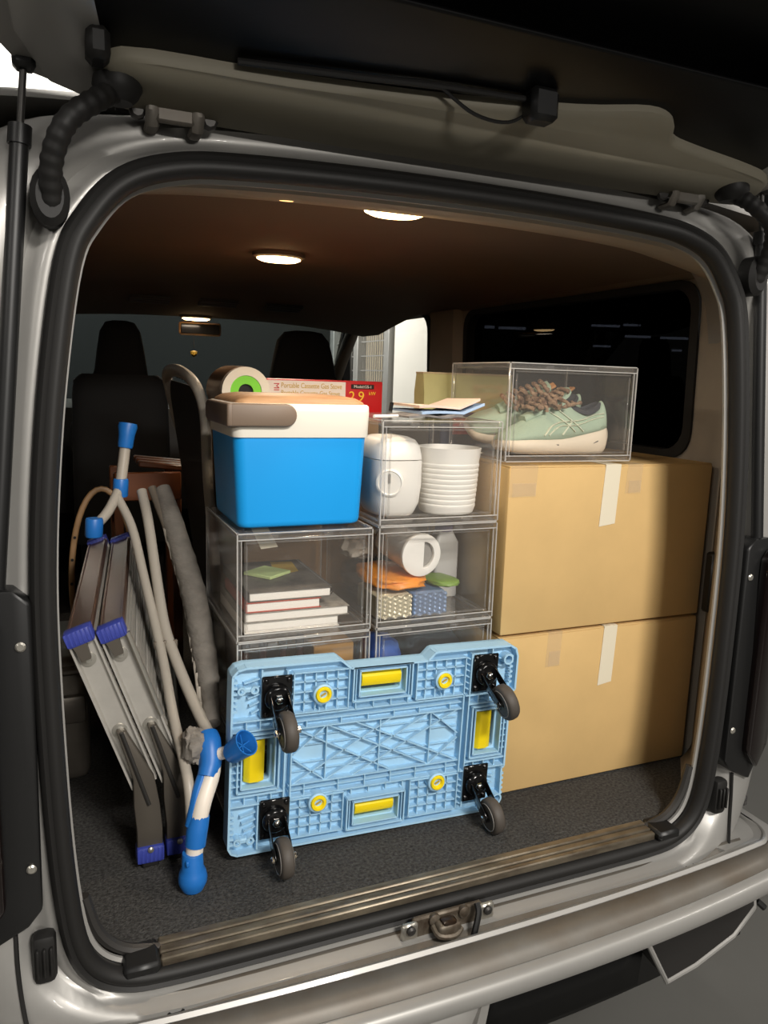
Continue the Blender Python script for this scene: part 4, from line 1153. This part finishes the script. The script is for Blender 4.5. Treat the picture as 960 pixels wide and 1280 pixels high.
# corner tubes and peg bosses
q = MB()
def ring_boss(x, z, ro, ri, y0=-.004, y1=.024):
    rr = [[(x + r * cos(a), y, z + r * sin(a)) for a in [2 * pi * j / 20 for j in range(20)]] for r, y in ((ro, y1), (ro, y0), (ri, y0), (ri, y1))]
    q.loft(rr, loop=True)
for z in (.366, .028):
    q = MB(); ring_boss(.302, z, .0125, .0085); q.build('corner_tube', 'dolly_blue', dl)
for z in (.352, .030):
    q = MB()
    for x in (-.302, -.276): ring_boss(x, z, .0085, .0045, .0)
    q.box((-.289, .010, z), (.03, .016, .012), bev=.003)
    q.build('peg_boss', 'dolly_blue', dl)
for (x0, z0, x1, z1) in ((-.048, .318, .046, .364), (-.048, .028, .046, .070), (-.292, .150, -.236, .244), (.236, .150, .292, .244)):
    q = MB()
    cx, cz, w, h = (x0 + x1) / 2, (z0 + z1) / 2, x1 - x0 - .004, z1 - z0 - .004
    if w > h:
        q.loft([[(cx - w / 2, y, cz + b_), (cx + w / 2, y, cz + b_), (cx + w / 2, y + .004, cz + b_), (cx - w / 2, y + .004, cz + b_)] for b_, y in ((-h * .34, .030), (-h * .22, .014), (0, .010), (h * .3, .010), (h * .5, .018))])
    else:
        q.loft([[(cx + b_, y, cz - h / 2), (cx + b_, y, cz + h / 2), (cx + b_, y + .004, cz + h / 2), (cx + b_, y + .004, cz - h / 2)] for b_, y in ((-w * .5, .018), (-w * .3, .008), (w * .05, .008), (w * .3, .014))])
    q.build('yellow_grip', 'dolly_yellow', dl, bev=.0015)
for x, z in ((-.135, .330), (.142, .332), (-.135, .092), (.142, .094)):
    M_ = Matrix.Translation((x, 0, z)) @ Matrix.Rotation(pi / 2, 4, 'X')
    q = MB(); q.lathe([(.0215, -.02), (.0215, .004), (.018, .006), (.016, .003)], 28, M=M_); q.build('knob_ring', 'dolly_blue', dl)
    q = MB(); q.lathe([(.016, -.01), (.017, .006), (.0155, .009), (.011, .009), (.008, .003), (.002, .002)], 24, M=M_); k_ = q.build('yellow_knob', 'dolly_yellow', dl)
    q = MB(); q.box((0, 0, .003), (.012, .0035, .004), M=M_ @ Matrix.Rotation(.5, 4, 'Z')); q.build('slot', 'cover_gold', k_)
# casters
def caster(x, z, swing):
    c = MB(); c.box((x, -.002, z), (.062, .006, .086), bev=.002)
    for sx in (-1, 1):
        for sz in (-1, 1): c.lathe([(.005, 0), (.005, .003), (.003, .004)], 8, M=Matrix.Translation((x + sx * .023, -.005, z + sz * .034)) @ Matrix.Rotation(pi / 2, 4, 'X'))
    ca = c.build('caster', 'black_gloss', dl)
    # fork turns about the axis through the plate; the wheel has swung down
    S = Matrix.Translation((x, 0, z)) @ Matrix.Rotation(swing, 4, 'Y')
    f = MB(); f.lathe([(.027, 0), (.027, .008), (.022, .013), (.012, .014)], 24, M=S @ Matrix.Translation((0, -.005, 0)) @ Matrix.Rotation(pi / 2, 4, 'X'))
    for sx in (-1, 1):
        f.prism([(-.022, .012), (-.075, -.028), (-.085, -.040), (-.080, -.052), (-.066, -.052), (-.020, -.018)], lambda a, b: (sx * .0175 - .0015, a, b), lambda a, b: (sx * .0175 + .0015, a, b), M=S)
    f.build('fork', 'black_gloss', ca, bev=.0008)
    b_ = MB(); b_.lathe([(.0095, 0), (.0095, .005), (.006, .009), (.003, .010)], 6, M=S @ Matrix.Translation((0, -.019, 0)) @ Matrix.Rotation(pi / 2, 4, 'X')); b_.build('king_bolt', 'chrome', ca)
    WC = S @ Matrix.Translation((0, -.076, -.042)) @ Matrix.Rotation(pi / 2, 4, 'Y')
    w = MB(); w.lathe([(.028, -.0125), (.035, -.0125), (.0385, -.008), (.0395, 0), (.0385, .008), (.035, .0125), (.028, .0125)], 36, M=WC); w.build('wheel', 'tyre', ca, angle=60)
    h = MB(); h.lathe([(.004, -.0125), (.012, -.0128), (.013, -.009), (.026, -.009), (.0285, -.0135), (.0285, .0135), (.026, .009), (.013, .009), (.012, .0128), (.004, .0125)], 32, M=WC); h.build('hub', 'hub', ca)
    r_ = MB()
    for s in (-1, 1): r_.loft([[(rr * cos(a), rr * sin(a), s * zz) for a in [2 * pi * j / 28 for j in range(28)]] for rr, zz in ((.0285, .0132), (.0298, .0142), (.0305, .013), (.029, .012))], loop=True, M=WC)
    r_.build('rim_ring', 'grey_plastic', ca)
    a_ = MB(); a_.tube([(0, 0, -.024), (0, 0, .024)], .0036, 10, M=WC)
    for s in (-1, 1): a_.lathe([(.007, 0), (.007, .005), (.004, .007)], 6, M=WC @ Matrix.Translation((0, 0, .0195 * s)) @ (Matrix.Rotation(pi, 4, 'X') if s < 0 else Matrix.Identity(4)))
    a_.build('axle_bolt', 'chrome', ca)
caster(-.232, .336, radians(-4)); caster(.244, .340, radians(-16)); caster(-.228, .073, radians(-2)); caster(.240, .078, radians(-8))
# ------------------------------------------------------------------ two folded aluminium benches leaning to the left
BU = Vector((-.3256, 0, .9455)); BT = Vector((.9455, 0, .3256)); BV = Vector((.100, .994, .05))
bo = Vector((-.556, .270, .166))
def bench(lab):
    t = thing('folded_bench', lab, 'bench', tuple(bo), (0, 0, 0), 'folded aluminium benches on the left')
    MX_ = Matrix(((BT.x, BV.x, BU.x, 0), (BT.y, BV.y, BU.y, 0), (BT.z, BV.z, BU.z, 0), (0, 0, 0, 1)))   # local: x thickness, y length, z width
    T, Wd, L = .050, .345, .65
    for y in (0, L):
        q = MB(); q.loft([[(x, y + dy, z) for x, dy in ((0, .0), (0, -.010), (.004, -.010), (.006, 0), (T - .006, 0), (T - .004, -.010), (T, -.010), (T, 0), (T, .004), (0, .004))] for z in (0, Wd)], M=MX_)
        q.build('end_plate', 'alu', t, angle=30)
    for z, mt in ((Wd - .012, 'alu_reflection'), (.002, 'alu')):
        q = MB(); q.box((T / 2, L / 2, z + .005), (T, L, .012), bev=.002, M=MX_)
        for k in (0, 3): q.box((.005 + k * .0135, L / 2, z + .0115), (.006, L, .004), bev=.001, M=MX_)
        q.build('long_rail', mt, t)
    for k in range(5):
        z = .03 + k * .062
        q = MB(); q.box((T - .010, L / 2, z + .025), (.012, L - .03, .05), bev=.002, M=MX_)
        for j in range(3): q.box((T - .003, L / 2, z + .010 + j * .015), (.005, L - .03, .004), M=MX_)
        q.build('tread_slat', 'alu', t)
    for y in (-.006, L + .006):
        q = MB(); q.box((T / 2, y, Wd - .008), (T + .0008, .030, .032), bev=.006, seg=2, M=MX_)
        for k in range(7): q.box((T / 2 - .0228 + k * .0076, y, Wd - .007), (.004, .0312, .026), bev=.0008, M=MX_)
        q.build('corner_cap', 'navy_cap', t)
        for z in (.285, .125):
            MB().lathe([(.014, 0), (.014, .003), (.006, .004), (.005, .007), (.002, .007)], 18, M=MX_ @ Matrix.Translation((.022, -.0005 if y < .1 else L + .005, z)) @ Matrix.Rotation(pi / 2, 4, 'X')).build('pivot_disc', 'zinc', t)
        fy = -.012 if y < .1 else L + .012
        q = MB(); q.prism([(.014, .29), (.030, .29), (.034, .333), (.006, .333)], lambda a, b: (a, fy - .006, b), lambda a, b: (a, fy + .006, b), M=MX_); q.build('cap_bracket', 'leg_grey', t)
        # leg: leaves the pivot, bends to the vertical, ends in a ribbed foot
        p0 = MX_ @ Vector((.026, fy, .13)); p1 = MX_ @ Vector((.030, fy, .02)); p2 = Vector((.030, p1.y, -.085)); p3 = Vector((.030, p1.y, -.148))
        def sec(c, w_): return [(c.x - w_, c.y - .012, c.z), (c.x + w_, c.y - .012, c.z), (c.x + w_, c.y + .012, c.z), (c.x - w_, c.y + .012, c.z)]
        q = MB(); q.loft([sec(p0, .008), sec(p1, .020), sec((p1 + p2) / 2, .0245), sec(p2, .0245), sec(p3 + Vector((0, 0, .02)), .0245)]); lg = q.build('leg', 'leg_grey', t, bev=.003)
        q = MB(); q.tube([p0 + Vector((.0, -.013, .0)), (p1 + p2) / 2 + Vector((.004, -.013, 0))], .004, 8); q.build('leg_brace', 'dark_metal', lg)
        q = MB(); q.box((.030, p3.y - .002, -.135), (.054, .034, .036), bev=.006, seg=2)
        for k in range(7): q.box((.030 - .0234 + k * .0078, p3.y - .0025, -.135), (.0045, .0345, .029), bev=.001)
        ft = q.build('foot_cap', 'navy_cap', lg)
        MB().lathe([(.006, 0), (.006, .003), (.003, .005)], 10, M=Matrix.Translation((.030, p3.y - .019, -.122)) @ Matrix.Rotation(pi / 2, 4, 'X')).build('screw', 'zinc', lg)
        MB().box((.030, p3.y, -.1565), (.034, .026, .016), bev=.003).build('rubber_pad', 'rubber', lg)
    return t
b1 = bench('folded aluminium bench with blue caps, leftmost beside the wheel arch')
b2 = dup(b1, tuple(bo + Vector((.0580, .010, 0))), None, 'second folded aluminium bench, between the first bench and the white tubes')
q = MB(); q.tube([(.0500, -.012, .325), (.0505, -.014, .14)], .0055, 10, M=Matrix(((BT.x, BV.x, BU.x, 0), (BT.y, BV.y, BU.y, 0), (BT.z, BV.z, BU.z, 0), (0, 0, 0, 1)))); q.build('lip_glint', 'zinc', b2)  # bright rod added for the shine along the second bench's lip edge

# ------------------------------------------------------------------ folded chair of pale tubes, blue joints and quilted grey cloth
fc = thing('folding_chair', 'folded chair of pale tubes with blue joints and grey quilted cloth', 'chair', (-.45, .16, .0008))
OFS = Vector((-.45, .16, 0))
def L_(pts): return [Vector(p) - OFS for p in pts]
T1 = [(-.540, .72, .682), (-.512, .66, .614), (-.496, .566, .514), (-.477, .426, .383), (-.470, .309, .29), (-.462, .225, .232), (-.459, .180, .195), (-.458, .162, .14)]
T2 = [(-.482, .729, .691), (-.474, .675, .629), (-.469, .57, .517), (-.464, .48, .429), (-.451, .42, .375), (-.428, .342, .308), (-.406, .262, .257), (-.406, .225, .245)]
T3 = [(-.457, .735, .697), (-.424, .636, .583), (-.404, .54, .481), (-.396, .465, .408)]
FT = [(-.407, .210, .245), (-.416, .182, .213), (-.436, .158, .175), (-.450, .150, .12), (-.457, .148, .06)]
UP = [(-.512, .75, .824), (-.531, .735, .699), (-.563, .69, .649), (-.597, .66, .618)]
for pts, mt, r, nm in ((T1, 'tube_pale_dim', .0105, 'frame_tube'), (T2, 'tube_pale_dim', .0120, 'frame_tube'), (T3, 'tube_grey', .0105, 'frame_tube'), (FT, 'tube_white', .0165, 'leg')):  # upper tubes toned down in colour for the falloff of light
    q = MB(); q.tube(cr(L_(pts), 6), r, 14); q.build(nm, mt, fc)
q = MB(); q.tube(L_(UP[:2]), .013, 12); q.build('frame_tube', 'tube_pale_dim', fc)
q = MB(); q.tube(cr(L_(UP[1:]), 5), .012, 12); q.build('frame_tube', 'tube_pale_dim', fc)
for c, r in ((UP[1], .018), (UP[3], .020)):
    q = MB(); a = Vector(c) - OFS
    q.tube([a + Vector((.0, 0, -.022)), a + Vector((0, 0, -.018)), a + Vector((.002, 0, .018)), a + Vector((.002, 0, .022))], [r * .9, r, r, r * .9], 14); q.build('joint', 'joint_blue', fc)
a = Vector(UP[0]) - OFS; d = (Vector(UP[0]) - Vector(UP[1])).normalized()
q = MB(); q.tube([a - d * .03, a - d * .026, a, a + d * .022, a + d * .030], [.0165, .018, .019, .023, .021], 16); q.build('end_cap', 'joint_blue', fc)
# lower knee joint holding the leg, the frame tube and the side cup
j = Vector((-.409, .205, .245)) - OFS
q = MB(); q.tube(cr([j + Vector((-.004, .028, .030)), j + Vector((-.004, .008, .014)), j + Vector((-.006, -.010, -.012)), j + Vector((-.016, -.026, -.034))], 5), [.0185, .020, .021, .022, .0225, .0225, .0225, .0225, .022, .022, .0215, .021, .020, .020, .019, .0185], 18)
kj = q.build('joint', 'joint_blue', fc)
q = MB(); f3 = Vector(FT[3]) - OFS; f4 = Vector(FT[4]) - OFS; f2 = Vector(FT[2]) - OFS
q.tube([f3 * .45 + f2 * .55, f3 * .8 + f2 * .2, f3, f3 * .55 + f4 * .45], [.0178, .0198, .0202, .0196], 20)
q.tube(cr([f3 + Vector((-.012, .006, .01)), f2 + Vector((-.012, .008, .012)), Vector(FT[1]) - OFS + Vector((-.014, .008, .008)), j + Vector((-.02, .004, -.002))], 4), .0095, 10, flat=(1, 1.2))
q.build('sleeve', 'joint_blue', fc)
q = MB(); q.tube([j + Vector((.012, -.014, .004)), j + Vector((.034, -.030, .014))], .0125, 14); q.build('stub_tube', 'tube_white', fc)
c0 = j + Vector((.028, -.034, .010)); cd_ = Vector((.50, -.55, .66)).normalized()
ax = cd_.cross(Vector((0, 0, 1))).normalized(); ay = ax.cross(cd_)
CMx = Matrix(((ax.x, ay.x, cd_.x, c0.x), (ax.y, ay.y, cd_.y, c0.y), (ax.z, ay.z, cd_.z, c0.z), (0, 0, 0, 1)))
q = MB(); q.lathe([(.004, 0), (.018, 0), (.021, .006), (.0235, .03), (.026, .050), (.0235, .050), (.021, .03), (.018, .012), (.004, .010)], 26, M=CMx)
for k in range(3): q.box((0, 0, .024), (.044, .002, .026), M=CMx @ Matrix.Rotation(k * pi / 3, 4, 'Z'))
q.build('foot_cup', 'joint_blue', fc)
# ball foot on the carpet
fbase = Vector((-.459, .147, 0)) - OFS
q = MB(); q.lathe([(.006, .0), (.020, .004), (.0265, .018), (.0275, .028), (.025, .040), (.0205, .050), (.0195, .078), (.0185, .080)], 24, c=tuple(fbase)); q.build('foot', 'joint_blue', fc)
q = MB(); q.box(tuple(fbase + Vector((-.012, -.014, .068))), (.006, .014, .012), bev=.002); q.build('foot_clip', 'joint_blue', fc)
# quilted cloth: a padded roll along the tubes, a flat back panel, a crumpled pocket
RL = [(-.432, .732, .693), (-.408, .63, .575), (-.391, .54, .48), (-.387, .45, .393), (-.387, .375, .328), (-.394, .292, .265)]
P = cr(L_(RL), 9); rr = []
for i in range(len(P)):
    k = i / (len(P) - 1); rr.append((.019 + .010 * sin(pi * min(1, k * 1.15)) ** .5) * (1 + .07 * (1 if i % 6 < 1 else 0) + .06 * noise(i * .9, 3)))
q = MB(); q.tube(P, rr, 18, flat=(.95, 1.1)); q.build('quilted_edge', 'quilt', fc, angle=50)
q = MB()
for off in (-.022,):
    q.tube([v + Vector((off, 0, .006 * sin(i * 2.2))) for i, v in enumerate(P[6:])], [.0045 + .002 * abs(sin(i * 1.7)) for i in range(len(P[6:]))], 8)
q.build('ruffled_seam', 'tube_pale_dim', fc)
q = MB()
PA = cr(L_([(a, b, c) for a, b, c in T3 + [(-.398, .37, .35)]]), 6); 
def pan(u, v):
    k = u * (len(PA) - 1); i = min(int(k), len(PA) - 2); A = PA[i].lerp(PA[i + 1], k - i)
    kk = u * (len(P) - 1) * .85; i2 = min(int(kk), len(P) - 2); B = P[i2].lerp(P[i2 + 1], kk - i2)
    w_ = A.lerp(B, v); return tuple(w_ + Vector((0, .012 + .006 * noise(u * 9, v * 4, 5), 0)))
q.grid(22, 6, pan, thick=(.0, .004, 0)); q.build('seat_cloth', 'quilt', fc, angle=60)
o = blob('pocket', .022, .03, .034, 'quilt', None, None, tuple(Vector((-.442, .225, .225)) - OFS), 61, .3, 2.6, 40)
o.parent = fc
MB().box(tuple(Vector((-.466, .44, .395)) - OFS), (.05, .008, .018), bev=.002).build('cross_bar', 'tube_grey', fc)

# ------------------------------------------------------------------ black mesh folding frame behind
mf = thing('mesh_folding_bed', 'folded pale frame with black mesh leaning behind the cooler', 'bed frame', (-.29, .93, 0))
o0 = Vector((-.29, .93, 0))
near = [(-.275, .76, .02), (-.296, .76, .45), (-.316, .755, .71), (-.322, .755, .86), (-.332, .77, .925), (-.350, .80, .965)]
far_ = [(-.350, .80, .965), (-.365, .93, .985), (-.375, 1.05, .975), (-.362, 1.11, .93), (-.335, 1.11, .82), (-.296, 1.11, .67), (-.262, 1.11, .35), (-.25, 1.11, .02)]
P2 = cr([Vector(p) - o0 for p in near + far_[1:]], 5)
q = MB(); q.tube(P2, .0135, 12, flat=(1, 1.3)); q.build('frame_tube', 'tube_pale_dim', mf)
q = MB(); q.grid(12, 8, lambda u, v: tuple((Vector((-.300 - .028 * u, .77 + .33 * v, .25 + .69 * u)) + Vector((.028 * v * (1 - u * .6) - .05 * v * u, 0, .02 * v * u))) - o0), thick=(.004, 0, 0)); q.build('mesh_panel', 'mesh_black', mf)
q = MB()
for i in range(22): 
    k = .35 + .6 * i / 22
    v = P2[int(k * (len(P2) - 1) * .55)]; q.lathe([(.0035, -.004), (.0035, .004)], 6, c=(v.x + .004, v.y + .02, v.z - .016))
tag(q.build('lacing', 'mesh_black', mf), kind='stuff')

# brown stool, hoop and small cloth in the dark behind the benches
so = thing('wooden_stool', 'brown wooden slatted stool in the dark behind the folded chair', 'stool', (-.42, 1.28, .0008))
for k in range(3):
    MB().box((0.0, -.09 + .075 * k, .700 - .0 * k), (.20, .045, .018), bev=.004, M=Matrix.Rotation(radians(6), 4, 'Y')).build('seat_slat', 'stool_brown', so)
MB().box((.0, -.115, .64), (.19, .016, .085), bev=.003).build('side_board', 'stool_orange', so)
for x in (-.085, .085):
    for y in (-.09, .09): MB().box((x, y, .34), (.026, .026, .68), bev=.003).build('leg', 'stool_brown', so)
ho = thing('tan_hoop', 'thin tan hoop with dark studs behind the aluminium benches', 'hoop', (-.560, 1.01, .0008))
q = MB(); q.tube([(.085 * cos(a), 0.02 * sin(a), .385 + .27 * sin(a) ) for a in [2 * pi * i / 40 for i in range(40)]], .008, 8, loop=True, flat=(1, .7)); q.build('hoop', 'hoop_tan', ho)
for a in (2.6, 2.85, 3.1, 3.35):
    MB().lathe([(.004, -.009), (.004, .009)], 8, M=Matrix.Translation((.085 * cos(a), .02 * sin(a), .385 + .27 * sin(a))) @ Matrix.Rotation(pi / 2, 4, 'X')).build('stud', 'black_plastic', ho)
MB().lathe([(.03, 0), (.03, .004), (.012, .012), (.008, .12)], 16).build('hoop_stand', 'black_plastic', ho)
